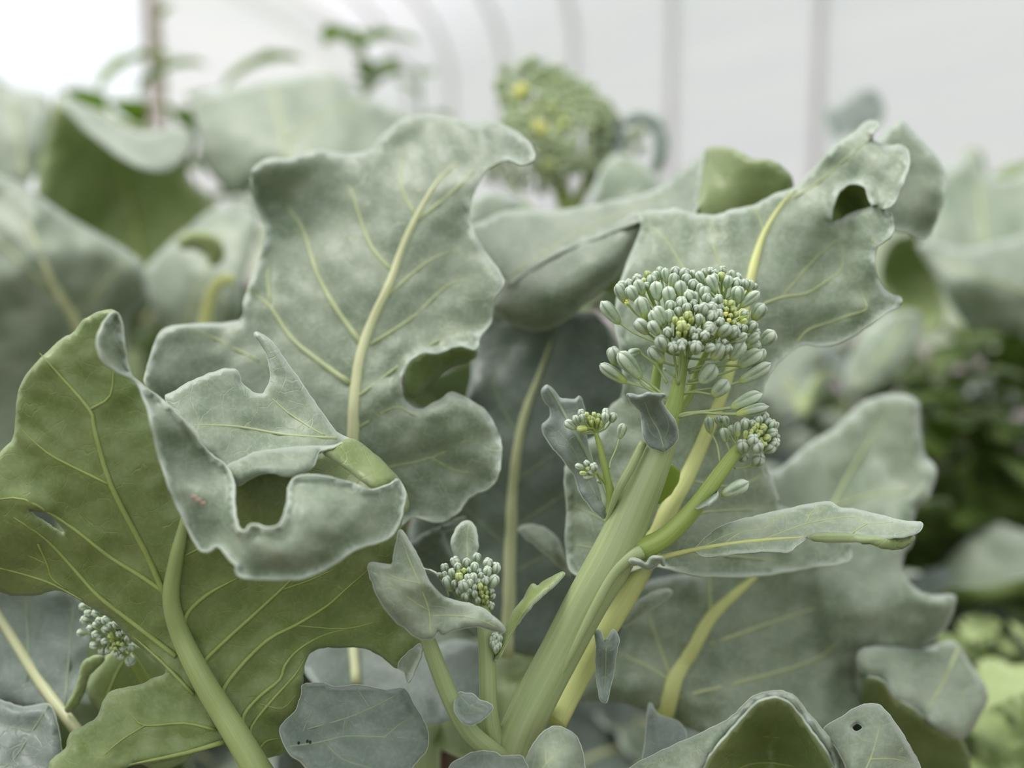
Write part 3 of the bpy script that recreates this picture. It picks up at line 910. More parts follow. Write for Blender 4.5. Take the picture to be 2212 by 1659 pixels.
# hanging leaflet on the petiole, twisted leaf behind
make_leaf(A, [dict(o=[(1285, 1365), (1296, 1362), (1308, 1384), (1326, 1361), (1336, 1378), (1334, 1400), (1326, 1451), (1312, 1510), (1303, 1517), (1294, 1501), (1287, 1438), (1288, 1390)], c=[(1287, 1370, .452), (1308, 1400, .447), (1332, 1370, .454), (1303, 1515, .450), (1290, 1440, .452), (1328, 1440, .454)], s='t', e=(7, .001), r=.001)],
          [(0, [(1309, 1382), (1308, 1440), (1304, 1512)], 4, 2)], step=7, seed=8, top='dim', name='leaflet')
make_leaf(A, [dict(o=[(1339, 1343), (1375, 1302), (1412, 1279), (1443, 1273), (1451, 1284), (1421, 1307), (1385, 1329), (1350, 1354)], c=[(1340, 1345, .51), (1400, 1300, .50), (1448, 1280, .51), (1400, 1285, .505)], s='t', e=(12, .003), r=.003)], step=8, seed=9, name='leaflet')

# shoot in the lower middle: stem, bud cluster, leaves
sm = px_tube('side_shoot', [(1092, 1640, .450, 58), (1070, 1600, .449, 46), (1057, 1550, .448, 40), (1054, 1480, .448, 37), (1052, 1415, .448, 36), (1049, 1360, .448, 35), (1040, 1310, .450, 30), (1025, 1275, .452, 22)], M['stem'], A, 14, ridges=4, ridge=.03)
sm['label'] = 'short upright shoot with pale bud cluster half hidden by a leaf'
D6 = (1018, 1250, 66, 62, .452, .014, .004)
b8 = [(420, 730, 480, 850, 170), (250, 840, 260, 960, 145), (650, 730, 640, 880, 135), (830, 630, 830, 820, 145), (790, 800, 790, 960, 135), (1040, 740, 1000, 900, 165), (1190, 820, 1120, 1000, 175), (1030, 880, 1000, 1050, 155), (1160, 1040, 1080, 1230, 185), (980, 1060, 960, 1190, 155),
      (770, 990, 770, 1160, 135), (650, 1020, 700, 1140, 125), (500, 1010, 540, 1110, 145, 'y'), (370, 910, 410, 1080, 135), (280, 1050, 380, 1300, 195), (570, 1140, 620, 1310, 195), (430, 1120, 440, 1240, 115), (620, 1340, 620, 1470, 145), (790, 1190, 780, 1290, 105), (780, 1290, 800, 1420, 115),
      (830, 1420, 850, 1530, 115), (1090, 1540, 1040, 1610, 145), (890, 1180, 890, 1270, 105, 'y'), (980, 1220, 980, 1290, 75, 'y'), (1100, 1270, 1080, 1340, 105), (1130, 1370, 1080, 1430, 105), (510, 920, 510, 1000, 95, 'y'), (600, 910, 600, 980, 90, 'y'), (690, 880, 700, 990, 100), (870, 910, 870, 1000, 90),
      (910, 980, 890, 1080, 95), (910, 1290, 900, 1370, 95, 'y'), (1010, 1300, 1000, 1360, 75, 'y'), (1000, 1380, 1000, 1450, 80, 'y'), (930, 1360, 930, 1420, 75, 'y'), (940, 1440, 940, 1500, 80, 'y'), (1010, 1470, 990, 1530, 95, 'y'), (150, 990, 180, 1070, 95), (250, 970, 270, 1060, 105), (480, 820, 500, 940, 130),
      (700, 1100, 720, 1220, 120), (860, 1090, 860, 1190, 100), (500, 1260, 540, 1380, 130), (680, 1250, 700, 1360, 110)]
head_buds(sm, (930, 1120, 8.294), b8, D6, [(1028, 1285, .452), (1015, 1265, .455)], 4.0)
b9 = [(600, 870, 600, 910, 45), (625, 880, 615, 930, 40), (585, 910, 595, 960, 42), (620, 920, 612, 965, 42), (600, 940, 604, 980, 38), (580, 890, 590, 930, 36), (612, 900, 608, 945, 36)]
head_buds(sm, (850, 1050, 2.724), b9, (1070, 1388, 16, 22, .445, .003, 0), [(1069, 1412, .447)], 2.5)
make_leaf(A, [dict(o=[(987, 1209), (978, 1188), (975, 1171), (981, 1150), (990, 1136), (1001, 1127), (1014, 1126), (1022, 1132), (1029, 1147), (1031, 1166), (1033, 1179), (1029, 1195), (1019, 1216), (1003, 1222)], c=[(1003, 1220, .462), (1005, 1128, .470), (976, 1170, .464), (1032, 1170, .464), (1010, 1170, .468)], s='t', e=(7, .001), r=.001)],
          [(0, [(1011, 1216), (1009, 1170), (1012, 1132)], 3.5, 2)], step=7, seed=10, label='upright oval bract above the half hidden bud cluster')
make_leaf(A, [dict(o=[(908, 1232), (914, 1229), (938, 1237), (960, 1263), (968, 1290), (945, 1290), (922, 1262)], c=[(910, 1230, .466), (940, 1255, .460), (966, 1285, .458)], s='t', e=(7, .001), r=.001)], step=8, seed=11, top='dim')
make_leaf(A, [dict(o=[(1070, 1424), (1085, 1380), (1107, 1329), (1129, 1300), (1146, 1270), (1155, 1262), (1162, 1267), (1180, 1256), (1213, 1238), (1218, 1243), (1195, 1267), (1166, 1292), (1133, 1329), (1107, 1366), (1089, 1402), (1075, 1427)],
                   c=[(1072, 1425, .446), (1110, 1345, .447), (1150, 1270, .455), (1215, 1241, .450), (1160, 1295, .442)], s='u', e=(8, .0015), r=.002)], [(0, [(1073, 1424), (1098, 1378), (1128, 1328), (1165, 1283), (1212, 1242)], 5, 2), (0, [(1110, 1355), (1118, 1325), (1135, 1300)], 2.5, 1.5), (0, [(1140, 1310), (1148, 1285), (1158, 1268)], 2.5, 1.5)], step=7, seed=12)
# petiole and drooping pale leaf left of it
hp = px_tube('petiole', [(1092, 1640, .446, 40), (1062, 1622, .443, 42), (1012, 1578, .440, 40), (976, 1515, .437, 38), (946, 1442, .434, 36), (925, 1385, .432, 32), (912, 1350, .431, 26)], M['stem'], A, 14, ridges=4, ridge=.03)
make_leaf(A, [dict(o=[(865, 1144), (887, 1175), (909, 1215), (929, 1259), (960, 1289), (997, 1300), (1034, 1311), (1063, 1329), (1090, 1355), (1085, 1367), (1056, 1360), (1023, 1353), (990, 1360), (956, 1372), (947, 1364), (935, 1378), (918, 1381), (901, 1377), (876, 1358), (850, 1338), (818, 1292), (798, 1240), (797, 1219),
                      (812, 1216), (845, 1219), (853, 1185)],
                   c=[(866, 1146, .428), (920, 1260, .415), (800, 1225, .424), (880, 1355, .416), (945, 1368, .420), (950, 1300, .424), (1030, 1335, .422), (1088, 1362, .424), (1000, 1302, .430)], s='t', e=(12, .002), r=.0035)],
          [(0, [(930, 1372), (926, 1320), (905, 1260), (880, 1200), (866, 1155)], 4, 2), (0, [(926, 1320), (880, 1290), (830, 1250)], 3, 1.5), (0, [(930, 1330), (985, 1330), (1040, 1340), (1080, 1360)], 3, 1.5), (0, [(905, 1260), (860, 1250), (830, 1235)], 3, 1.5)], step=9, seed=13, label='pale grey leaf drooping over the half hidden bud cluster')
make_leaf(A, [dict(o=[(991, 1496), (980, 1524), (989, 1549), (1011, 1566), (1041, 1557), (1064, 1531), (1056, 1518), (1034, 1511), (1023, 1500), (1004, 1497)], c=[(992, 1500, .434), (985, 1530, .425), (1012, 1560, .421), (1062, 1530, .428), (1020, 1503, .433), (1020, 1530, .430)], s='t', e=(9, .002), r=.001)], [(0, [(994, 1505), (1015, 1525), (1045, 1535)], 3, 1.5)], step=7, seed=14, top='dim', name='leaflet')
# leaves at the foot
make_leaf(A, [dict(o=[(970, 1690), (975, 1652), (997, 1637), (1026, 1624), (1063, 1624), (1085, 1634), (1107, 1632), (1131, 1637), (1140, 1690), (1060, 1720)], c=[(975, 1652, .43), (1050, 1630, .425), (1060, 1715, .39), (1130, 1640, .43)], s='t', e=(10, .003))], step=10, seed=15, top='dim')
make_leaf(A, [dict(o=[(1129, 1665), (1144, 1623), (1162, 1593), (1180, 1577), (1202, 1569), (1224, 1575), (1246, 1593), (1257, 1623), (1262, 1652), (1262, 1700), (1130, 1700)], c=[(1130, 1660, .425), (1200, 1572, .43), (1260, 1650, .425), (1195, 1690, .395), (1200, 1630, .41)], s='t', e=(14, .004))], [(0, [(1150, 1700), (1180, 1650), (1225, 1610)], 4, 2), (0, [(1180, 1650), (1178, 1615)], 2.5, 1.5)], step=10, seed=16)
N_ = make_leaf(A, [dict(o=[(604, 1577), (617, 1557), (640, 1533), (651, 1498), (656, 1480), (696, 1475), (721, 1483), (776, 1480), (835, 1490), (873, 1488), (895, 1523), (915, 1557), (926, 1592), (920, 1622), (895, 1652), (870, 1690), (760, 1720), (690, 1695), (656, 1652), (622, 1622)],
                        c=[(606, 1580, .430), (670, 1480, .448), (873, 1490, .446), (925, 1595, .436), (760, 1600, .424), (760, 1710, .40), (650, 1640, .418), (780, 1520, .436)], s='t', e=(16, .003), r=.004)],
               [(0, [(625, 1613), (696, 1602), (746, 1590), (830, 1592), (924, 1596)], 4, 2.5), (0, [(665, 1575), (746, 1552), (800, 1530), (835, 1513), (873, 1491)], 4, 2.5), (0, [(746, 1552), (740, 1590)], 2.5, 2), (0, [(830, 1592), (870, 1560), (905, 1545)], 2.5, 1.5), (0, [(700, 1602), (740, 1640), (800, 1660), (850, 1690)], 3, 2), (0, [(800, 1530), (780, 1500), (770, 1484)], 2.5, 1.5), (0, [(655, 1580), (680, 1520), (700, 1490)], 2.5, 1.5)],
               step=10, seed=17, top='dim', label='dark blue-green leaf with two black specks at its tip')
for x, y in ((645, 1605), (664, 1601), (670, 1603)):
    c = at(x, y, .4225) - base_of(N_)
    r = .0006
    v = [c + Vector((math.cos(a) * r * s, math.sin(a) * r * s, z * r)) for z, s in ((-1, .5), (0, 1), (1, .5)) for a in [i * math.pi / 4 for i in range(8)]]
    f = [(j * 8 + i, j * 8 + (i + 1) % 8, j * 8 + 8 + (i + 1) % 8, j * 8 + 8 + i) for j in range(2) for i in range(8)] + [tuple(range(8))[::-1], tuple(range(16, 24))]
    link('speck', mesh_from('speck', v, f, [M['speck']]), N_)

# ------------------------------------------------------------------ neighbour on the left: big leaf seen from below, tip curled over towards the lens
B = plant('broccoli plant with a large leaf seen from below, its torn tip curled over', 620, 1659, 0.46)
trunk(B, (600, 1720, 0.455), 0.012)
L1o = [(244, 672), (216, 676), (183, 691), (163, 719), (134, 735), (98, 768), (61, 809), (45, 841), (37, 894), (33, 943), (8, 975), (-25, 1005), (-60, 1060), (-70, 1180), (-60, 1265), (0, 1275), (30, 1284), (80, 1283), (134, 1274), (199, 1309), (249, 1339), (278, 1373), (318, 1408), (360, 1450),
       (328, 1468), (298, 1483), (268, 1488), (239, 1498), (224, 1518), (214, 1547), (189, 1567), (154, 1587), (144, 1617), (119, 1637), (109, 1652), (112, 1680), (200, 1690), (268, 1656), (348, 1644), (413, 1627), (462, 1607), (500, 1605), (540, 1660), (572, 1637), (617, 1622), (604, 1580), (612, 1557), (641, 1533), (651, 1498), (654, 1448),
       (666, 1413), (691, 1398), (736, 1396), (786, 1398), (820, 1413), (845, 1433), (860, 1443), (880, 1420), (908, 1385), (890, 1310), (872, 1230), (862, 1160), (872, 1075), (845, 1030), (770, 985), (700, 980), (640, 1010), (560, 1010), (500, 1015), (447, 975), (403, 918), (358, 870), (309, 833), (281, 805), (268, 752), (258, 692)]
F_o = [(244, 675), (222, 705), (212, 731), (220, 776), (255, 803), (293, 825), (321, 886), (338, 959), (362, 1036), (386, 1097), (411, 1150), (431, 1183), (445, 1192), (458, 1186), (470, 1180), (484, 1193), (508, 1220), (521, 1244), (582, 1251), (651, 1248), (712, 1224), (765, 1187), (838, 1163), (862, 1130), (872, 1089), (876, 1062),
       (858, 1036), (842, 1046), (805, 1058), (753, 1041), (692, 1029), (651, 1028), (626, 1045), (620, 1090), (606, 1132), (578, 1142), (545, 1134), (529, 1150), (513, 1138), (506, 1098), (504, 1040), (488, 1008), (447, 975), (403, 918), (358, 870), (309, 833), (281, 805), (268, 752), (260, 690)]
E_o = [(357, 861), (375, 847), (417, 822), (471, 801), (503, 797), (517, 808), (521, 826), (542, 845), (560, 851), (574, 844), (585, 815), (581, 783), (570, 755), (560, 740), (549, 723), (556, 717), (581, 733), (602, 758), (641, 812), (677, 865), (727, 933), (755, 949), (723, 965), (690, 974), (683, 990), (675, 1008), (656, 1021), (620, 1029),
       (600, 1010), (540, 1015), (508, 1030), (500, 1020), (471, 993), (442, 965), (403, 922)]
E2_o = [(488, 1012), (520, 992), (560, 976), (640, 966), (723, 962), (755, 949), (723, 966), (690, 975), (683, 990), (675, 1008), (656, 1021), (620, 1029), (585, 1021), (556, 1026), (528, 1043), (508, 1047)]
L1 = make_leaf(B, [
    dict(o=L1o, c=[(560, 1640, .446), (450, 1490, .446), (375, 1300, .440), (400, 1110, .428), (200, 950, .424), (0, 1000, .432), (60, 820, .424), (220, 690, .418), (290, 780, .424), (330, 850, .428), (390, 920, .430), (450, 1000, .430), (640, 1060, .440), (770, 990, .462), (700, 985, .456), (520, 1020, .434), (860, 1100, .438), (880, 1300, .446), (860, 1430, .452), (700, 1380, .454), (640, 1300, .446), (620, 1600, .452),
                   (100, 1270, .455), (20, 1270, .462), (0, 1150, .436), (270, 1380, .450), (115, 1640, .428), (250, 1520, .442), (400, 1600, .440), (560, 1300, .444)], s='u',
         h=[[(65, 1102), (98, 1106), (122, 1122), (140, 1144), (130, 1150), (106, 1134), (73, 1112)]], e=(16, .002), r=.0045),
    dict(o=F_o, c=[(250, 685, .404), (215, 740, .392), (275, 790, .410), (330, 860, .410), (330, 900, .396), (390, 940, .404), (440, 970, .411), (500, 1030, .408), (430, 1060, .392), (400, 1110, .396), (450, 1175, .394), (520, 1235, .382), (600, 1200, .374), (600, 1248, .384), (700, 1220, .384), (760, 1120, .388), (690, 1035, .402), (800, 1060, .412),
                   (860, 1045, .424), (868, 1100, .420), (840, 1155, .408), (640, 1080, .386), (560, 1160, .380), (480, 1120, .392), (440, 1030, .402), (370, 955, .405), (840, 1090, .414)], s='t', e=(20, -.0045), r=.005),
    dict(o=E_o, c=[(357, 861, .430), (480, 805, .448), (560, 850, .446), (555, 720, .462), (680, 870, .448), (750, 948, .440), (600, 935, .440), (620, 985, .422), (650, 1015, .412), (520, 1035, .413), (450, 970, .416), (480, 900, .436), (690, 975, .428)], s='t', e=(14, .002), r=.003),
    dict(o=E2_o, c=[(490, 1012, .412), (560, 978, .420), (640, 968, .424), (752, 950, .437), (680, 985, .416), (656, 1018, .408), (585, 1012, .404), (528, 1040, .404), (540, 1005, .408)], s='t', e=(12, .003), r=.003),
    dict(o=[(695, 975), (725, 964), (755, 949), (780, 961), (812, 986), (844, 1018), (869, 1050), (880, 1078), (880, 1100), (868, 1106), (866, 1070), (850, 1040), (816, 1058), (773, 1032), (730, 1000)], c=[(695, 975, .428), (755, 949, .440), (812, 986, .436), (869, 1050, .428), (816, 1057, .415), (770, 1030, .420), (878, 1095, .432)], s='u', e=(10, .002), r=.001),
    dict(o=[(860, 1443), (866, 1425), (884, 1408), (906, 1392), (910, 1408), (898, 1440), (882, 1474), (876, 1462), (872, 1450)], c=[(862, 1440, .448), (905, 1395, .440), (880, 1470, .438)], s='t', e=(6, .001), r=.001)],
    [(0, [(585, 1710), (548, 1650), (500, 1570), (450, 1490), (407, 1410), (382, 1350), (369, 1290), (378, 1220), (393, 1150), (404, 1095), (420, 1030)], 68, 16, 'petiole_under'),
     (0, [(362, 1300), (313, 1190), (240, 1050), (203, 925), (193, 885), (118, 799), (85, 762)], 14, 4), (0, [(193, 885), (238, 854), (245, 780)], 6, 3), (0, [(358, 1282), (305, 1245), (240, 1205), (195, 1170), (142, 1130), (53, 1079), (-20, 1080)], 11, 5), (0, [(240, 1048), (163, 1011), (102, 978), (49, 930)], 7, 3),
     (0, [(380, 1418), (298, 1354), (214, 1289), (164, 1234), (99, 1165), (30, 1118)], 12, 5), (0, [(418, 1500), (348, 1428), (278, 1366)], 9, 4), (0, [(400, 1400), (398, 1360), (405, 1325), (448, 1284), (512, 1249)], 12, 7), (0, [(442, 1480), (438, 1435), (477, 1393), (547, 1329), (607, 1274), (640, 1240)], 11, 5),
     (0, [(607, 1274), (665, 1255), (720, 1230)], 4, 2), (0, [(488, 1545), (478, 1500), (512, 1448), (577, 1383), (641, 1349), (706, 1309), (746, 1274), (800, 1226)], 11, 4), (0, [(641, 1351), (746, 1358), (825, 1339)], 4, 2), (0, [(524, 1578), (527, 1543), (562, 1503), (604, 1468), (616, 1436), (646, 1402), (696, 1373), (746, 1359)], 10, 4),
     (0, [(545, 1605), (543, 1570), (587, 1513), (637, 1458), (662, 1415)], 8, 4), (0, [(467, 1577), (398, 1562), (313, 1567), (283, 1543)], 7, 3), (0, [(486, 1602), (398, 1627), (278, 1652)], 12, 6), (0, [(560, 1618), (577, 1600), (610, 1595)], 6, 4), (0, [(-10, 1224), (60, 1243), (119, 1264), (199, 1309)], 5, 6), (0, [(82, 1175), (102, 1219), (112, 1249), (144, 1274)], 5, 4),
     (0, [(313, 1567), (260, 1600), (215, 1640)], 4, 2), (0, [(398, 1200), (420, 1190), (440, 1180)], 6, 4), (2, [(727, 947), (620, 940), (513, 922), (417, 918)], 7, 5), (2, [(700, 940), (681, 930), (620, 890), (574, 847)], 5, 3), (0, [(102, 1219), (60, 1200), (20, 1195)], 3, 2), (0, [(560, 1520), (610, 1530), (640, 1500)], 3, 2)],
    step=11, seed=20, label='large leaf seen from below, holed and torn tip curled forward')
# reddish scar on the curl
for x, y, r in ((419, 1073, 8), (428, 1080, 9), (438, 1087, 7)):
    ang = [i * math.pi / 6 for i in range(12)]
    ring = np.array([(x + math.cos(a) * r, y + math.sin(a) * r * .6) for a in ang] + [(x, y)])
    dd = LAST[1][1]['depth'](ring)[0] - .0006
    link('scar', mesh_from('scar', [at(p[0], p[1], q - (.0004 if i == 12 else -.0004)) - B.location for i, (p, q) in enumerate(zip(ring, dd))], [(i, (i + 1) % 12, 12) for i in range(12)], [M['scar']]), L1)
# leaves and bud head low on the left
O1 = make_leaf(B, [dict(o=[(-60, 1235), (40, 1250), (130, 1262), (200, 1300), (190, 1400), (165, 1500), (140, 1545), (90, 1540), (40, 1530), (-60, 1505)], c=[(-60, 1240, .52), (190, 1300, .51), (150, 1540, .49), (-60, 1500, .50), (60, 1400, .515)], s='t', r=.006)],
               [(0, [(175, 1590), (90, 1478), (0, 1334), (-40, 1270)], 28, 18, 'midrib'), (0, [(60, 1470), (62, 1380), (55, 1285)], 8, 5), (0, [(140, 1530), (150, 1420), (160, 1300)], 7, 5)], step=16, seed=21, top='dim', label='dim blue-green leaf with thick pale petiole under the big leaf')
O2 = make_leaf(B, [dict(o=[(-60, 1500), (0, 1513), (50, 1528), (105, 1522), (122, 1560), (132, 1610), (135, 1680), (40, 1720), (-60, 1700)], c=[(-60, 1500, .49), (105, 1525, .478), (130, 1650, .465), (-50, 1690, .45), (40, 1600, .475)], s='t', e=(18, .004), r=.006)], [(0, [(105, 1524), (70, 1580), (30, 1640), (-20, 1680)], 4, 2), (0, [(70, 1580), (20, 1570), (-30, 1560)], 3, 2)], step=14, seed=22, top='dim')
make_leaf(B, [dict(o=[(143, 1530), (158, 1500), (172, 1462), (180, 1432), (205, 1417), (226, 1420), (205, 1445), (190, 1462), (182, 1490), (168, 1520), (150, 1536)], c=[(145, 1532, .485), (180, 1450, .48), (222, 1420, .475), (190, 1465, .482)], s='u', e=(8, .002), r=.002)], step=8, seed=23)
make_leaf(B, [dict(o=[(225, 1420), (300, 1390), (420, 1500), (420, 1620), (330, 1660), (240, 1560), (190, 1500), (200, 1450)], c=[(225, 1420, .50), (420, 1500, .52), (330, 1650, .51), (200, 1480, .50)], s='u')], [(0, [(200, 1590), (240, 1480), (270, 1420)], 7, 4)], step=18, seed=24)
bh = px_tube('flower_head', [(330, 1500, .50, 22), (290, 1430, .487, 20), (262, 1400, .478, 16), (250, 1390, .472, 12)], M['stem_young'], B, 10)
bh['label'] = 'dim bud head half hidden beneath the big leaf'
b10 = [(300, 300, 470, 250, 160), (420, 420, 520, 400, 140), (560, 400, 690, 440, 140), (340, 540, 470, 560, 155), (240, 800, 430, 810, 145), (560, 640, 690, 650, 120), (760, 520, 870, 600, 155), (980, 600, 1110, 690, 160), (1160, 750, 1240, 810, 130), (760, 720, 900, 750, 150), (560, 830, 700, 840, 150), (520, 1060, 680, 1040, 160),
       (700, 1190, 750, 1120, 120), (850, 1200, 860, 1080, 120), (740, 980, 870, 960, 130), (1310, 1060, 1310, 1160, 150), (1290, 1420, 1330, 1270, 195), (1250, 880, 1230, 960, 120), (1100, 1310, 1130, 1220, 120), (1010, 1250, 1020, 1170, 105), (1150, 1140, 1130, 1060, 125), (970, 1010, 990, 1060, 85, 'y'), (1060, 990, 1050, 1050, 85, 'y'), (1150, 1020, 1120, 1070, 90, 'y'),
       (920, 1110, 960, 1090, 85, 'y'), (1000, 1100, 1010, 1150, 80, 'y'), (460, 700, 570, 720, 120), (640, 540, 750, 580, 130), (480, 230, 600, 260, 140), (620, 300, 730, 350, 140), (860, 620, 950, 700, 130), (640, 920, 760, 900, 130), (1060, 800, 1100, 880, 120), (860, 860, 960, 900, 90, 'y'), (880, 940, 980, 960, 90, 'y')]
head_buds(bh, (140, 1280, 9.217), b10, (232, 1372, 66, 70, .474, .012, 0), [(250, 1390, .474), (262, 1400, .480)], 4.5)

# ------------------------------------------------------------------ tall leaf in the middle and its neighbours
C = plant('broccoli plant whose tall upright leaf with pale midrib stands behind the curled one', 800, 1500, 0.56)
trunk(C, (900, 1560, 0.555), 0.012)
C1o = [(545, 383), (550, 360), (584, 341), (623, 341), (685, 324), (747, 332), (797, 324), (825, 293), (864, 259), (904, 248), (965, 251), (1021, 268), (1061, 262), (1105, 279), (1145, 310), (1154, 343), (1128, 355), (1094, 346), (1049, 369), (1027, 405), (1013, 450), (1021, 495), (1044, 540), (1089, 607), (1066, 646), (1060, 696),
       (1038, 724), (1027, 753), (993, 747), (948, 761), (904, 764), (876, 792), (864, 825), (876, 865), (909, 884), (948, 865), (976, 848), (1016, 865), (1049, 887), (1072, 926), (1083, 966), (1077, 1022), (1055, 1055), (1016, 1072), (988, 1106), (948, 1128), (892, 1117), (840, 1150), (760, 1150), (690, 1090), (600, 1060), (450, 1020), (350, 920), (315, 830),
       (320, 790), (335, 740), (360, 708), (420, 700), (515, 692), (530, 640), (560, 560), (575, 500), (562, 470), (545, 422)]
make_leaf(C, [dict(o=C1o, c=[(763, 949, .500), (780, 764, .512), (842, 612, .522), (904, 461, .536), (960, 380, .545), (904, 250, .585), (747, 335, .560), (560, 360, .552), (600, 440, .575), (560, 600, .545), (680, 560, .540), (640, 750, .522), (1140, 330, .515), (1060, 300, .55), (1020, 480, .530), (1080, 605, .505), (960, 600, .525), (1000, 720, .515), (880, 830, .500),
                             (1050, 950, .494), (950, 1110, .505), (860, 1000, .505), (330, 760, .505), (450, 850, .515), (600, 1000, .51), (940, 880, .492)], s='t', e=(30, -.007, 1), r=.009),
              dict(o=[(876, 792), (904, 764), (948, 761), (993, 747), (1027, 753), (1020, 775), (975, 790), (940, 815), (905, 850), (888, 858), (872, 838)], c=[(880, 800, .500), (1000, 750, .514), (940, 800, .525), (890, 850, .515)], s='u', e=(8, .001), r=.002)],
          [(0, [(752, 1060), (763, 949), (766, 865), (780, 764), (808, 685), (842, 612), (870, 534), (904, 461), (948, 388), (988, 352)], 32, 9), (0, [(756, 828), (696, 786), (629, 730), (584, 663), (534, 624)], 15, 6), (0, [(782, 745), (724, 663), (685, 590), (654, 495), (612, 433)], 15, 5), (0, [(850, 590), (803, 534), (775, 461), (758, 405)], 11, 5),
           (0, [(900, 470), (870, 410), (868, 343)], 9, 4), (0, [(584, 655), (578, 600), (584, 556)], 6, 4), (0, [(770, 860), (859, 792), (926, 747), (1004, 708)], 7, 3), (0, [(800, 745), (892, 685), (965, 618), (1016, 601)], 8, 3), (0, [(836, 640), (920, 568), (982, 540)], 8, 3), (0, [(905, 475), (976, 416), (1038, 360)], 8, 4),
           (0, [(790, 1030), (836, 1010), (932, 988), (1021, 943)], 6, 3), (0, [(932, 988), (980, 1015), (1020, 1020)], 4, 3), (0, [(765, 930), (850, 880), (900, 900)], 5, 3), (0, [(560, 780), (480, 740), (420, 710)], 6, 4)], step=14, seed=30, label='tall broad leaf with a straight pale midrib and notched right lobe')
# rolled leaf between the tall leaf and the head
make_leaf(C, [dict(o=[(1010, 500), (1060, 470), (1100, 455), (1209, 454), (1298, 439), (1388, 419), (1448, 389), (1497, 349), (1527, 324), (1520, 359), (1514, 409), (1500, 462), (1450, 480), (1393, 475), (1298, 510), (1199, 550), (1110, 606), (1090, 606), (1050, 570)],
                   c=[(1010, 500, .60), (1209, 456, .66), (1390, 420, .64), (1525, 326, .61), (1500, 450, .565), (1390, 470, .555), (1199, 548, .565), (1095, 603, .56), (1200, 500, .60)], s='t', e=(14, .003), r=.006),
              dict(o=[(1368, 459), (1393, 469), (1388, 508), (1363, 558), (1328, 603), (1278, 643), (1234, 682), (1199, 705), (1149, 715), (1099, 697), (1070, 677), (1065, 653), (1090, 613), (1199, 550), (1298, 508)],
                   c=[(1380, 465, .556), (1199, 550, .566), (1095, 612, .562), (1298, 510, .560), (1290, 570, .538), (1180, 630, .535), (1150, 660, .545), (1150, 713, .556), (1070, 665, .556), (1234, 680, .553), (1330, 600, .551), (1385, 510, .552), (1200, 690, .546)], s='t', e=(30, .012), r=.002),
              dict(o=[(1527, 324), (1552, 317), (1587, 324), (1627, 344), (1671, 349), (1696, 369), (1711, 394), (1700, 450), (1600, 490), (1500, 490), (1500, 459), (1514, 409), (1520, 359)], c=[(1520, 335, .606), (1505, 450, .565), (1600, 328, .568), (1705, 390, .556), (1600, 480, .572)], s='u', e=(12, .003), r=.003)],
          [(0, [(1100, 600), (1200, 530), (1320, 470), (1440, 420)], 4, 3)], step=14, seed=31, label='rolled grey leaf between tall leaf and flowering head, dark green beneath')
make_leaf(C, [dict(o=[(1030, 690), (1100, 660), (1240, 670), (1310, 700), (1350, 800), (1390, 1000), (1340, 1300), (1220, 1410), (1080, 1400), (960, 1300), (880, 1180), (940, 1000), (1010, 850)], c=[(1150, 700, .605), (1300, 720, .59), (1110, 1000, .575), (1100, 1330, .56), (960, 1200, .58), (1350, 1100, .58), (1240, 1350, .57)], s='t', r=.008)],
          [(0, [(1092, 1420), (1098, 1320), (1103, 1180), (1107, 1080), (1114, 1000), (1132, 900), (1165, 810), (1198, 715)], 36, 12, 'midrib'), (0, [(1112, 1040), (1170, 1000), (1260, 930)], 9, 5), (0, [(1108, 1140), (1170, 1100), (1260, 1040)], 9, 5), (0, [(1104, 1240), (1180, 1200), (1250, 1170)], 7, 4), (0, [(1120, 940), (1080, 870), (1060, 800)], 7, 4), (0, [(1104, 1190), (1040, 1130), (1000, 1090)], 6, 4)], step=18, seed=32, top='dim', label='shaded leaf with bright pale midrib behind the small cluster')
make_leaf(C, [dict(o=[(1120, 1142), (1144, 1134), (1180, 1142), (1206, 1167), (1222, 1205), (1232, 1243), (1212, 1228), (1195, 1212), (1162, 1182), (1133, 1160)], c=[(1120, 1142, .54), (1180, 1150, .525), (1230, 1240, .53), (1190, 1200, .515)], s='t', e=(14, .004), r=.002)], step=10, seed=33)
make_leaf(C, [dict(o=[(870, 1195), (895, 1165), (925, 1148), (960, 1134), (990, 1120), (1006, 1120), (985, 1142), (960, 1160), (1000, 1260), (960, 1330), (890, 1300)], c=[(870, 1195, .53), (930, 1147, .515), (1005, 1120, .52), (980, 1250, .54), (900, 1300, .54)], s='t', e=(12, .004), r=.003)], step=12, seed=34, top='dim')
make_leaf(C, [dict(o=[(640, 1400), (740, 1380), (900, 1400), (1000, 1380), (1060, 1420), (1040, 1520), (960, 1560), (840, 1560), (700, 1500)], c=[(640, 1400, .54), (900, 1400, .56), (1050, 1430, .53), (850, 1560, .50)], s='t', r=.008)], [(0, [(770, 1480), (765, 1420), (760, 1370)], 26, 20)], step=16, seed=35, top='dim')
make_leaf(C, [dict(o=[(930, 1400), (1000, 1410), (1040, 1390), (1100, 1390), (1160, 1360), (1190, 1400), (1120, 1520), (1040, 1640), (930, 1600), (900, 1500)], c=[(930, 1400, .60), (1160, 1370, .58), (1040, 1640, .52), (900, 1500, .58)], s='u', r=.008)], step=18, seed=36)

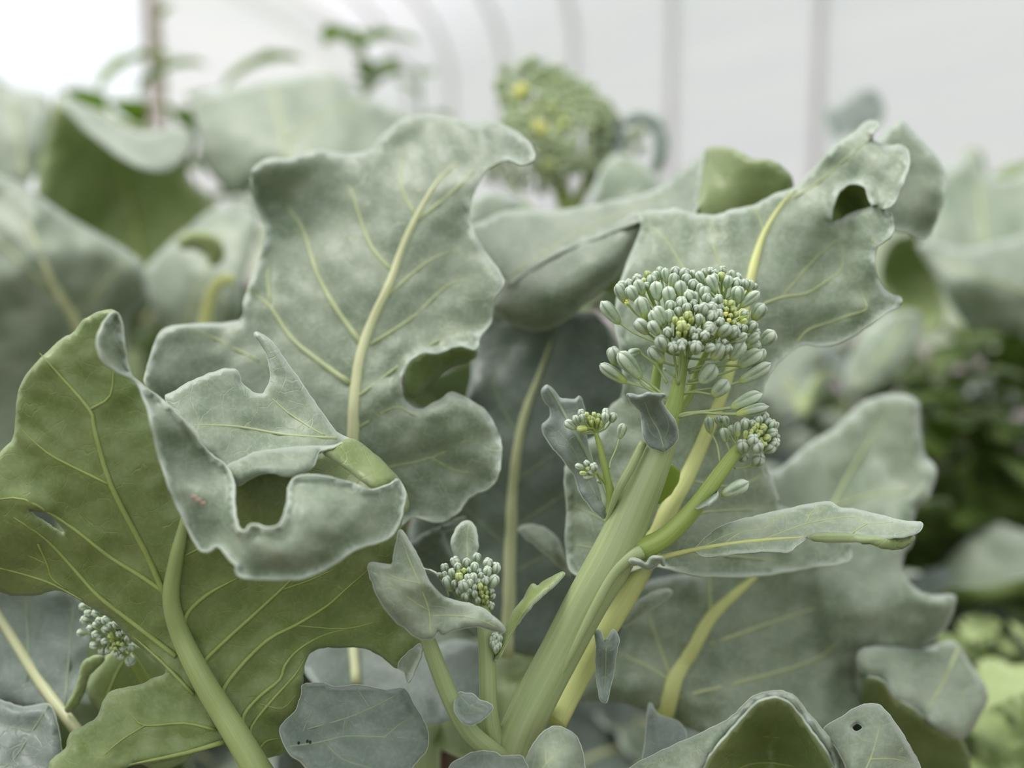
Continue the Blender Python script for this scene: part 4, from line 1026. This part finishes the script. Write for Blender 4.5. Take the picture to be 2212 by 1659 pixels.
# ------------------------------------------------------------------ plant low on the right: broad leaf with thick midrib, arched leaf, holed leaf
D = plant('broccoli plant with a broad blurred leaf below the long curling one', 1420, 1640, 0.54)
trunk(D, (1420, 1660, 0.545), 0.012)
make_leaf(D, [dict(o=[(1383, 1265), (1500, 1235), (1700, 1190), (1860, 1160), (1950, 1175), (1950, 1229), (1978, 1270), (2014, 1284), (2060, 1284), (2065, 1302), (2055, 1339), (2023, 1380), (1987, 1400), (1930, 1415), (1870, 1430), (1859, 1476), (1886, 1510), (1850, 1560), (1795, 1590), (1700, 1620), (1560, 1600), (1456, 1560), (1337, 1517), (1255, 1512), (1290, 1440), (1337, 1366)],
                   c=[(1440, 1530, .53), (1540, 1330, .545), (1676, 1200, .565), (1940, 1200, .60), (2060, 1300, .575), (1980, 1390, .585), (1870, 1440, .575), (1860, 1530, .565), (1650, 1580, .53), (1280, 1500, .545), (1385, 1270, .56), (1750, 1350, .575), (1700, 1470, .56), (1850, 1330, .56)], s='t', e=(34, .010), r=.012)],
          [(0, [(1432, 1580), (1440, 1530), (1458, 1467), (1493, 1408), (1539, 1329), (1612, 1261), (1690, 1190)], 46, 20, 'petiole'), (0, [(1537, 1335), (1532, 1290), (1534, 1240)], 14, 8), (0, [(1530, 1392), (1657, 1348), (1795, 1302)], 9, 5), (0, [(1460, 1508), (1589, 1476), (1749, 1430), (1808, 1389)], 10, 5), (0, [(1460, 1480), (1400, 1440), (1330, 1410)], 8, 5), (0, [(1450, 1470), (1420, 1380), (1400, 1320)], 7, 5)], step=15, seed=40, label='broad blurred leaf with thick yellow-green midrib')
make_leaf(D, [dict(o=[(1650, 1050), (1700, 1000), (1760, 950), (1802, 925), (1869, 865), (1941, 850), (1985, 868), (1989, 916), (1997, 978), (2023, 1014), (2009, 1070), (1977, 1110), (1960, 1190), (1840, 1210), (1700, 1190)], c=[(1650, 1050, .60), (1869, 868, .70), (1985, 880, .66), (2020, 1020, .64), (1960, 1180, .62), (1700, 1190, .60), (1850, 1020, .67)], s='t', e=(34, .010), r=.010)],
          [(0, [(1760, 1190), (1800, 1090), (1860, 980), (1930, 880)], 10, 5), (0, [(1800, 1095), (1880, 1070), (1970, 1060)], 8, 5)], step=18, seed=41, label='rounded blurred leaf rising behind the long curling one')
make_leaf(D, [dict(o=[(1856, 1405), (1900, 1395), (1990, 1400), (2060, 1385), (2100, 1440), (2135, 1500), (2115, 1549), (2080, 1597), (2023, 1572), (1978, 1531), (1932, 1503), (1909, 1471), (1872, 1462), (1850, 1439)], c=[(1856, 1410, .545), (2060, 1390, .60), (2130, 1500, .585), (2080, 1595, .56), (1932, 1500, .535), (1872, 1460, .54), (2000, 1450, .575)], s='t', e=(20, .006), r=.008),
              dict(o=[(1872, 1462), (1909, 1471), (1932, 1503), (1978, 1531), (2023, 1572), (2080, 1597), (2090, 1690), (1960, 1720), (1890, 1600), (1860, 1500)], c=[(1872, 1462, .54), (1978, 1531, .545), (2080, 1597, .562), (2060, 1690, .60), (1900, 1600, .60)], s='u', e=(10, .002), r=.004)], [(0, [(2070, 1400), (2040, 1470), (2000, 1540)], 9, 5)], step=16, seed=42)
make_leaf(D, [dict(o=[(1340, 1690), (1360, 1659), (1429, 1622), (1520, 1581), (1580, 1549), (1621, 1508), (1657, 1494), (1694, 1494), (1722, 1508), (1749, 1544), (1781, 1581), (1808, 1618), (1830, 1665), (1840, 1700), (1800, 1700), (1795, 1640), (1763, 1590), (1726, 1540), (1699, 1514), (1667, 1506), (1630, 1520), (1589, 1563), (1539, 1622), (1516, 1659), (1500, 1700)],
                   c=[(1360, 1659, .44), (1500, 1640, .425), (1580, 1550, .432), (1660, 1496, .428), (1680, 1508, .420), (1730, 1520, .428), (1800, 1620, .43), (1540, 1620, .422)], s='t', e=(16, .003), r=.002),
              dict(o=[(1500, 1710), (1516, 1659), (1539, 1622), (1589, 1563), (1630, 1520), (1667, 1505), (1699, 1513), (1726, 1540), (1763, 1590), (1795, 1640), (1805, 1710)], c=[(1516, 1659, .424), (1589, 1563, .424), (1667, 1506, .421), (1763, 1590, .425), (1795, 1640, .428), (1660, 1600, .47), (1660, 1700, .465)], s='u', e=(6, .001), r=.002)],
          [(1, [(1580, 1668), (1620, 1650), (1670, 1648), (1720, 1656)], 7, 5), (1, [(1560, 1610), (1640, 1590), (1720, 1600)], 3, 2)], step=11, seed=43, label='arched leaf at the foot with a pale rolled rim')
S_ = make_leaf(D, [dict(o=[(1778, 1578), (1818, 1549), (1854, 1526), (1886, 1521), (1909, 1531), (1941, 1572), (1969, 1618), (1988, 1659), (1995, 1700), (1850, 1720), (1830, 1665), (1808, 1618)], c=[(1780, 1580, .438), (1886, 1523, .442), (1985, 1655, .44), (1850, 1710, .41), (1880, 1610, .422)], s='t',
                        h=[[(1840, 1570), (1848, 1563), (1858, 1564), (1862, 1572), (1854, 1580), (1844, 1578)]], e=(16, .003), r=.003)], [(0, [(1850, 1700), (1880, 1640), (1900, 1570)], 4, 2), (0, [(1880, 1640), (1930, 1640), (1965, 1650)], 3, 2)], step=10, seed=44, label='smooth pale leaf with one small round hole')
make_leaf(D, [dict(o=[(1402, 1520), (1425, 1545), (1470, 1562), (1482, 1600), (1440, 1660), (1390, 1660), (1395, 1590)], c=[(1405, 1530, .50), (1475, 1570, .49), (1420, 1650, .47)], s='t', e=(12, .003))], step=12, seed=45, top='dim')

# ------------------------------------------------------------------ blurred plants behind, on the left
DMUL[0] = 1.32
E = plant('blurred broccoli plant with pale ridged leaf and bare hooked stalk behind the tall leaf', 150, 900, 0.9)
trunk(E, (160, 1050, .88), 0.013)
make_leaf(E, [dict(o=[(-60, 360), (0, 380), (50, 398), (124, 452), (199, 497), (278, 542), (310, 575), (318, 646), (278, 700), (260, 850), (150, 1000), (-60, 1050)], c=[(0, 380, .66), (199, 497, .645), (310, 580, .63), (278, 700, .66), (100, 560, .62), (-50, 900, .66), (200, 900, .66)], s='t', e=(40, .02), r=.012)],
          [(0, [(190, 760), (164, 696), (135, 650), (108, 600), (60, 480)], 30, 10, 'midrib'), (0, [(150, 690), (220, 620), (270, 560)], 8, 5), (0, [(120, 640), (40, 560), (-30, 500)], 8, 5)], step=18, seed=50, label='pale blurred leaf with a sloping ridge')
make_leaf(E, [dict(o=[(472, 447), (552, 462), (557, 497), (530, 600), (515, 700), (440, 740), (348, 700), (308, 600), (330, 560), (398, 497)], c=[(472, 450, .72), (552, 465, .70), (440, 730, .66), (310, 600, .68), (430, 580, .67)], s='t', e=(30, .012), r=.012)], [(0, [(400, 720), (430, 620), (480, 500)], 10, 6)], step=18, seed=51)
make_leaf(E, [dict(o=[(385, 515), (420, 500), (458, 506), (482, 535), (480, 562), (456, 574), (446, 552), (420, 537), (395, 537)], c=[(390, 525, .61), (440, 520, .60), (475, 560, .605)], s='u', e=(18, .008), r=.002)], step=8, seed=52, name='leaflet')
LAST[0].data.materials[1] = M['weed_pale']
px_tube('stalk', [(438, 730, .615, 30), (446, 680, .612, 28), (458, 632, .608, 26), (478, 606, .606, 26), (505, 604, .608, 24)], M['petiole'], E, 10)
F = plant('blurred broccoli plant with dark green hollow leaf before the bright doorway', 280, 700, 1.12)
trunk(F, (280, 760, 1.12), 0.013)
make_leaf(F, [dict(o=[(124, 199), (150, 215), (250, 250), (330, 280), (418, 300), (408, 378), (472, 447), (470, 540), (400, 640), (300, 640), (200, 560), (90, 460), (80, 378), (94, 318)], c=[(124, 200, .84), (418, 310, .82), (470, 460, .82), (300, 640, .84), (90, 400, .84), (280, 450, .90)], s='u', e=(30, .01), r=.012)], [(0, [(320, 640), (300, 520), (270, 400), (240, 290)], 16, 8)], step=20, seed=53)
make_leaf(F, [dict(o=[(119, 205), (159, 215), (249, 262), (318, 285), (393, 272), (416, 298), (400, 340), (348, 370), (278, 350), (209, 300), (164, 259)], c=[(119, 207, .82), (250, 290, .77), (350, 320, .75), (410, 300, .78)], s='t', e=(34, .014), r=.006)], step=16, seed=54)
make_leaf(F, [dict(o=[(-60, 150), (30, 190), (100, 205), (110, 268), (85, 368), (20, 410), (-60, 400)], c=[(-50, 160, .95), (100, 210, .90), (80, 370, .86), (-50, 400, .86)], s='t', e=(40, .02), r=.015)], [(0, [(60, 400), (40, 300), (20, 210)], 10, 6)], step=20, seed=55)
make_leaf(F, [dict(o=[(418, 215), (517, 184), (597, 169), (716, 154), (776, 199), (845, 229), (890, 252), (860, 330), (760, 400), (650, 420), (580, 400), (497, 415), (433, 348), (428, 290)], c=[(418, 215, .86), (597, 170, .88), (716, 155, .90), (880, 250, .86), (740, 260, .80), (760, 390, .74), (497, 410, .78), (560, 280, .79), (440, 320, .80)], s='t', e=(34, .014), r=.02)], [(0, [(640, 420), (620, 330), (600, 240), (590, 180)], 12, 6), (0, [(615, 310), (700, 250), (780, 220)], 8, 4)], step=18, seed=56, label='blurred grey-green leaf, hollow, against the bright wall')

# flowering head against the wall
DMUL[0] = 1.0
G = plant('blurred taller broccoli head with a few yellow flowers against the film wall', 1220, 600, 1.0)
trunk(G, (1240, 560, 1.0), 0.013)
gh = px_tube('flower_head', [(1240, 560, 1.0, 46), (1225, 450, 1.0, 40), (1200, 380, 1.0, 34), (1185, 320, 1.0, 26)], M['stem_young'], G, 10)
px_tube('branch', [(1232, 470, 1.0, 26), (1265, 400, 1.0, 24), (1285, 330, 1.0, 20)], M['stem_young'], gh, 8)
gr = random.Random(3)
gb = []
for i in range(150):
    a, r = i * 2.39996, math.sqrt((i + .5) / 150)
    wob = 1 + .22 * math.sin(3 * a + 1) + .1 * math.sin(5 * a)
    x, y = 1195 + 152 * r * wob * math.cos(a), 285 + 128 * r * wob * math.sin(a)
    if x > 1290 and y < 200:
        y += 40
    gb.append((x + gr.uniform(-6, 6) - (1195 - x) * .06, y - 12 + (y - 285) * .1, x, y + 12, gr.uniform(17, 25), 'n' if i > 40 else ('y' if i % 5 == 0 else '')))
head_buds(gh, (0, 0, 1.0), gb, (1195, 280, 165, 130, 1.0, .05, .01), [(1190, 330, 1.0), (1285, 340, 1.0)], 6)
for o_ in gh.children:
    if o_.data == BUD:
        o_.data = BUDF
for fx, fy in ((1119, 198), (1172, 281), (1128, 190), (1165, 272)):
    petal(gh, fx, fy, .945, .0050)
make_leaf(G, [dict(o=[(1100, 170), (1125, 145), (1155, 128), (1190, 140), (1205, 170), (1160, 190), (1120, 195)], c=[(1100, 170, 1.0), (1155, 130, 1.03), (1200, 170, 1.0)], s='t')], step=14, seed=60, top='dim')
make_leaf(G, [dict(o=[(1345, 262), (1375, 242), (1415, 248), (1440, 280), (1442, 330), (1425, 370), (1400, 380), (1412, 330), (1405, 285), (1385, 268), (1362, 275)], c=[(1345, 262, .98), (1415, 250, .95), (1410, 375, .93)], s='t', r=.01)], step=14, seed=61, top='dim')
make_leaf(G, [dict(o=[(1290, 210), (1340, 250), (1352, 330), (1330, 400), (1280, 420), (1270, 300)], c=[(1290, 210, .98), (1350, 320, .96), (1280, 420, .97)], s='t')], step=16, seed=62, top='dim')
make_leaf(G, [dict(o=[(1010, 440), (1060, 415), (1140, 440), (1200, 470), (1330, 450), (1440, 420), (1470, 480), (1300, 540), (1100, 560), (1010, 500)], c=[(1010, 400, .80), (1140, 380, .84), (1330, 420, .86), (1460, 420, .84), (1200, 550, .76)], s='t', r=.03)], [(0, [(1200, 545), (1150, 450), (1090, 390)], 10, 5)], step=18, seed=63)
make_leaf(G, [dict(o=[(1340, 330), (1420, 380), (1440, 460), (1340, 500), (1280, 470), (1290, 380)], c=[(1340, 335, .9), (1430, 400, .88), (1300, 480, .86)], s='t', r=.02)], step=18, seed=64)

# right background
DMUL[0] = 1.2
H = plant('blurred broccoli plant with drooping pale leaves above the dark weeds', 2420, 900, 1.15)
trunk(H, (2420, 950, 1.15), 0.013)
make_leaf(H, [dict(o=[(1985, 520), (2090, 537), (2160, 520), (2260, 520), (2260, 715), (2180, 720), (2090, 704), (2049, 650), (2008, 578)], c=[(1990, 525, .84), (2160, 530, .86), (2250, 600, .82), (2090, 700, .82), (2120, 600, .79)], s='t', e=(36, .014), r=.015)], [(0, [(2240, 640), (2150, 610), (2050, 570)], 9, 5)], step=18, seed=70, label='pale blurred drooping leaf')
make_leaf(H, [dict(o=[(2025, 390), (2070, 350), (2110, 330), (2130, 380), (2180, 385), (2260, 370), (2260, 560), (2150, 560), (2010, 550)], c=[(2025, 400, 1.0), (2110, 335, 1.05), (2250, 380, 1.0), (2150, 550, .92), (2020, 540, .92)], s='t', r=.03)], [(0, [(2130, 550), (2120, 460), (2110, 360)], 10, 5)], step=20, seed=71)
make_leaf(H, [dict(o=[(2075, 350), (2095, 322), (2120, 330), (2130, 380), (2100, 400)], c=[(2080, 350, 1.1), (2120, 340, 1.1), (2105, 395, 1.08)], s='u')], step=14, seed=72)
make_leaf(H, [dict(o=[(2140, 390), (2175, 360), (2230, 350), (2260, 400), (2200, 430)], c=[(2140, 390, 1.1), (2230, 360, 1.12), (2200, 425, 1.08)], s='u')], step=14, seed=73)
make_leaf(H, [dict(o=[(1854, 735), (1900, 690), (1960, 670), (1990, 680), (1987, 737), (1956, 788), (1895, 839), (1833, 860), (1824, 804)], c=[(1854, 735, .80), (1985, 680, .84), (1900, 835, .77), (1830, 850, .78), (1930, 740, .79)], s='t', e=(30, .01), r=.01)], [(0, [(1960, 690), (1910, 760), (1850, 840)], 8, 5)], step=16, seed=74)
make_leaf(H, [dict(o=[(1925, 520), (2000, 510), (2030, 600), (2040, 690), (1990, 730), (1930, 680), (1900, 600)], c=[(1930, 520, .90), (2030, 600, .92), (1990, 720, .88), (1950, 620, .96)], s='u', r=.01)], step=18, seed=75)
make_leaf(H, [dict(o=[(1780, 240), (1810, 235), (1850, 200), (1885, 195), (1912, 225), (1905, 262), (1870, 280), (1830, 290), (1795, 300)], c=[(1780, 245, 1.0), (1880, 200, 1.02), (1900, 260, .98), (1800, 295, .97)], s='t', r=.02)], step=14, seed=76, top='dim')
px_tube('stalk', [(1840, 430, .98, 16), (1845, 350, .98, 14), (1850, 270, .99, 10)], M['petiole_under'], H, 8)
for o_ in ([(1690, 810), (1712, 850), (1722, 895), (1745, 895), (1760, 850), (1778, 800), (1748, 830), (1732, 860), (1715, 830)],):
    make_leaf(H, [dict(o=o_, c=[(1690, 810, .95), (1730, 890, .92), (1775, 805, .95)], s='u', r=.004)], step=12, seed=77, name='leaflet')
    LAST[0].data.materials[1] = M['weed_pale']

DMUL[0] = 1.0
# ------------------------------------------------------------------ whole plants of the rows behind, each with ribbed leaves round a stem
def row_leaf(L, W, droop, seed, mat):
    n, m = 22, 14
    v, f, uv, mar, vs = [], [], [], [], []
    for i in range(n + 1):
        t = i / n
        w = W * (0.10 + 0.0 * t if t < 0.22 else math.sin(math.pi * min(1, (t - 0.22) / 0.86 + 0.06)) ** 0.7 * (1 + 0.12 * math.sin(t * 21 + seed)))
        if i == n:
            w = W * 0.25
        cx, cz = L * (t - 0.15 * t * t), L * (0.75 * t - droop * t * t)
        for j in range(m + 1):
            s = j / m * 2 - 1
            rip = 0.05 * W * noise.noise(Vector((t * 5, s * 2.5, seed))) * (0.4 + abs(s) * 2)
            v.append((cx + 0.03 * W * math.sin(6 * s), s * w * 0.5, cz + 0.30 * w * s * s * 0.6 + rip))
            uv.append((t * 4 + seed, s * 2))
            mar.append(1.0 if abs(s) > 0.97 and t > 0.22 else 0.0)
            vs.append(0.6 if abs(s) < 0.05 else 0.0)
    for i in range(n):
        for j in range(m):
            a = i * (m + 1) + j
            f.append((a, a + m + 1, a + m + 2, a + 1))
    me = mesh_from('leaf', v, f, [M[mat], M['under'], M['rim']], True, uv)
    for nm, dat in (('margin', mar), ('veinside', vs)):
        a = me.attributes.new(nm, 'FLOAT', 'POINT')
        a.data.foreach_set('value', np.array(dat, dtype=np.float32))
    rib = tube_mesh('midrib', [Vector((L * (t - .15 * t * t), 0, L * (.75 * t - droop * t * t))) for t in (0, .2, .45, .7, .92)], [.007, .006, .004, .0025, .001], M['midrib'], 8, n=3)
    return me, rib


ROWLEAF = [row_leaf(.30, .20, .62, 1, 'top'), row_leaf(.34, .22, .42, 2, 'top'), row_leaf(.26, .18, .85, 3, 'dim'), row_leaf(.30, .21, .25, 4, 'dim')]


def add_row_leaf(root, k, z, ang, sc, tilt=0.0):
    me, rib = ROWLEAF[k]
    o = link('leaf', me, root)
    o.location = (0.012 * math.cos(ang), 0.012 * math.sin(ang), z)
    o.rotation_euler = (0, tilt, ang)
    o.scale = (sc, sc, sc)
    sm = o.modifiers.new('thickness', 'SOLIDIFY')
    sm.thickness, sm.offset, sm.material_offset, sm.material_offset_rim = .0008, -1.0, 1, 2
    link('midrib', rib, o)
    return o


rr = random.Random(11)


def row_plant(x, y, h, label, group=None, nl=9, leaf_scale=1.0):
    root = thing('broccoli_plant', label, 'plant', Vector((x, y, 0)), group)
    link('stem', tube_mesh('stem', [Vector((0, 0, -.02)), Vector((.004, 0, h * .5)), Vector((0, .005, h))], [.016, .014, .010], M['stem'], 10, n=5), root)
    for i in range(nl):
        z = h * (0.35 + 0.62 * i / (nl - 1))
        add_row_leaf(root, rr.randrange(4), z, i * 2.4 + rr.uniform(-.3, .3), leaf_scale * (1.05 - .35 * i / nl) * rr.uniform(.9, 1.1), rr.uniform(-.15, .25) - .25 * i / nl)
    return root


def row_at(px, d, h, label, group=None, nl=9, ls=1.0):
    p = at(px, 900, d)
    return row_plant(p.x, p.y, h, label, group, nl, ls)


gl = 'blurred broccoli plant in the row along the film wall'
for px, d, h in ((-350, 1.05, .50), (150, 1.25, .60), (640, 1.2, .52), (1000, 1.25, .52), (1500, 1.2, .46), (1820, 1.5, .46), (2700, 1.3, .5), (400, 1.75, .64), (900, 1.8, .6), (1350, 1.85, .56), (2350, 2.1, .5), (300, 1.0, .40), (-50, .95, .36), (1750, 1.05, .38), (1620, .95, .34), (1690, 2.0, .55), (300, 1.7, .55), (1600, 1.5, .42)):
    row_at(px, d, h, gl, 'row plants along the film wall')
# low leaves added to darken under the plants in front, mostly below the picture
for root, z0 in ((A, .30), (B, .30), (C, .28), (D, .14), (E, .30), (F, .38), (G, .40)):
    for i in range(7):
        add_row_leaf(root, rr.randrange(4), z0 * (.45 + .09 * i), i * 2.4 + rr.uniform(-.4, .4), rr.uniform(.55, .75), rr.uniform(.2, .5))

# ------------------------------------------------------------------ weeds: tall sprigs at the back, low leafy weeds on the path
def weed(px, py, d, label, mat, n, size, group=None, tall=0.0):
    p = at(px, py, d)
    root = thing('weed', label, 'weed', Vector((p.x, p.y, 0)), group)
    h = max(p.z, .04)
    link('stem', tube_mesh('stem', [Vector((0, 0, -.02)), Vector((.01, 0, h * .6)), Vector((0, 0, h))], [.003, .0025, .0015], M[mat], 6, n=4), root)
    for i in range(n):
        a = i * 2.4 + rr.uniform(-.3, .3)
        z = h * (tall + (1 - tall) * (i + 1) / n)
        L = size * rr.uniform(.7, 1.2)
        v, f = [], []
        for j in range(7):
            t = j / 6
            w = L * .30 * math.sin(math.pi * (0.06 + .92 * t)) * (1 + .25 * (j % 2))
            cx, cz = L * t, L * (.55 * t - .5 * t * t)
            v += [(cx, -w, cz + .3 * w), (cx, 0, cz), (cx, w, cz + .3 * w)]
        for j in range(6):
            for s in range(2):
                q = j * 3 + s
                f.append((q, q + 3, q + 4, q + 1))
        o = link('leaf', mesh_from('leaf', v, f, [M[mat]]), root)
        o.location = (0, 0, z)
        o.rotation_euler = (0, rr.uniform(-.5, .2), a)
    return root


weed(785, 75, 1.45, 'tall green sprig reaching up against the bright wall', 'weed', 7, .075, tall=.90)
for px, py in ((215, 195), (300, 200), (480, 195), (420, 215)):
    weed(px, py, 1.55, 'yellow-green leafy weed behind the hollow leaf, before the bright doorway', 'weed', 9, .11, 'yellow-green weeds before the doorway', .5)
weed(345, 40, 1.7, 'thin brownish sprig before the bright doorway', 'weed', 6, .03, tall=.8)
weed(905, 165, 1.6, 'small green sprig tip beside the hollow grey leaf', 'weed', 3, .05, tall=.9)
for px, py, d in ((2010, 760, 1.3), (2090, 730, 1.4), (2180, 740, 1.35), (2260, 760, 1.25), (2050, 850, 1.15), (2150, 900, 1.2), (2240, 920, 1.1), (1960, 900, 1.5), (2120, 800, 1.7), (1900, 800, 1.6)):
    weed(px, py, d, 'dark green leafy weed clump behind the broad blurred leaf', 'weed_dark', 24, .095, 'dark weeds behind the broad blurred leaf', .2)
for px, d in ((2150, .80), (2215, .72), (2120, .9), (2230, .9), (2180, 1.0)):
    weed(px, 1480 if d < .85 else 1380, d, 'pale green leafy weed beside the soil path', 'weed_pale', 26, .05, 'pale weeds beside the path', .45)
for i in range(26):
    px, d = rr.uniform(1950, 2500), rr.uniform(1.25, 2.4)
    p = at(px, 1000, d)
    root = weed(px, 829 + FPX * .0, d, 'small green weed growing in the brown soil path', 'weed', 8, .07, 'green weeds on the soil path', .1) if False else None
    w = thing('weed', 'small green weed growing in the brown soil path', 'weed', Vector((p.x, p.y, 0)), 'green weeds on the soil path')
    h = rr.uniform(.05, .22)
    link('stem', tube_mesh('stem', [Vector((0, 0, -.02)), Vector((.01, 0, h))], [.003, .002], M['weed'], 6, n=4), w)
    for kx in range(9):
        L = rr.uniform(.05, .11)
        v, f = [], []
        for j in range(6):
            t = j / 5
            ww = L * .28 * math.sin(math.pi * (.06 + .92 * t))
            v += [(L * t, -ww, L * (.6 * t - .5 * t * t) + .3 * ww), (L * t, 0, L * (.6 * t - .5 * t * t)), (L * t, ww, L * (.6 * t - .5 * t * t) + .3 * ww)]
        for j in range(5):
            for s in range(2):
                q = j * 3 + s
                f.append((q, q + 3, q + 4, q + 1))
        o = link('leaf', mesh_from('leaf', v, f, [M['weed']]), w)
        o.location = (0, 0, h * (kx + 1) / 9)
        o.rotation_euler = (0, rr.uniform(-.6, .2), kx * 2.4)
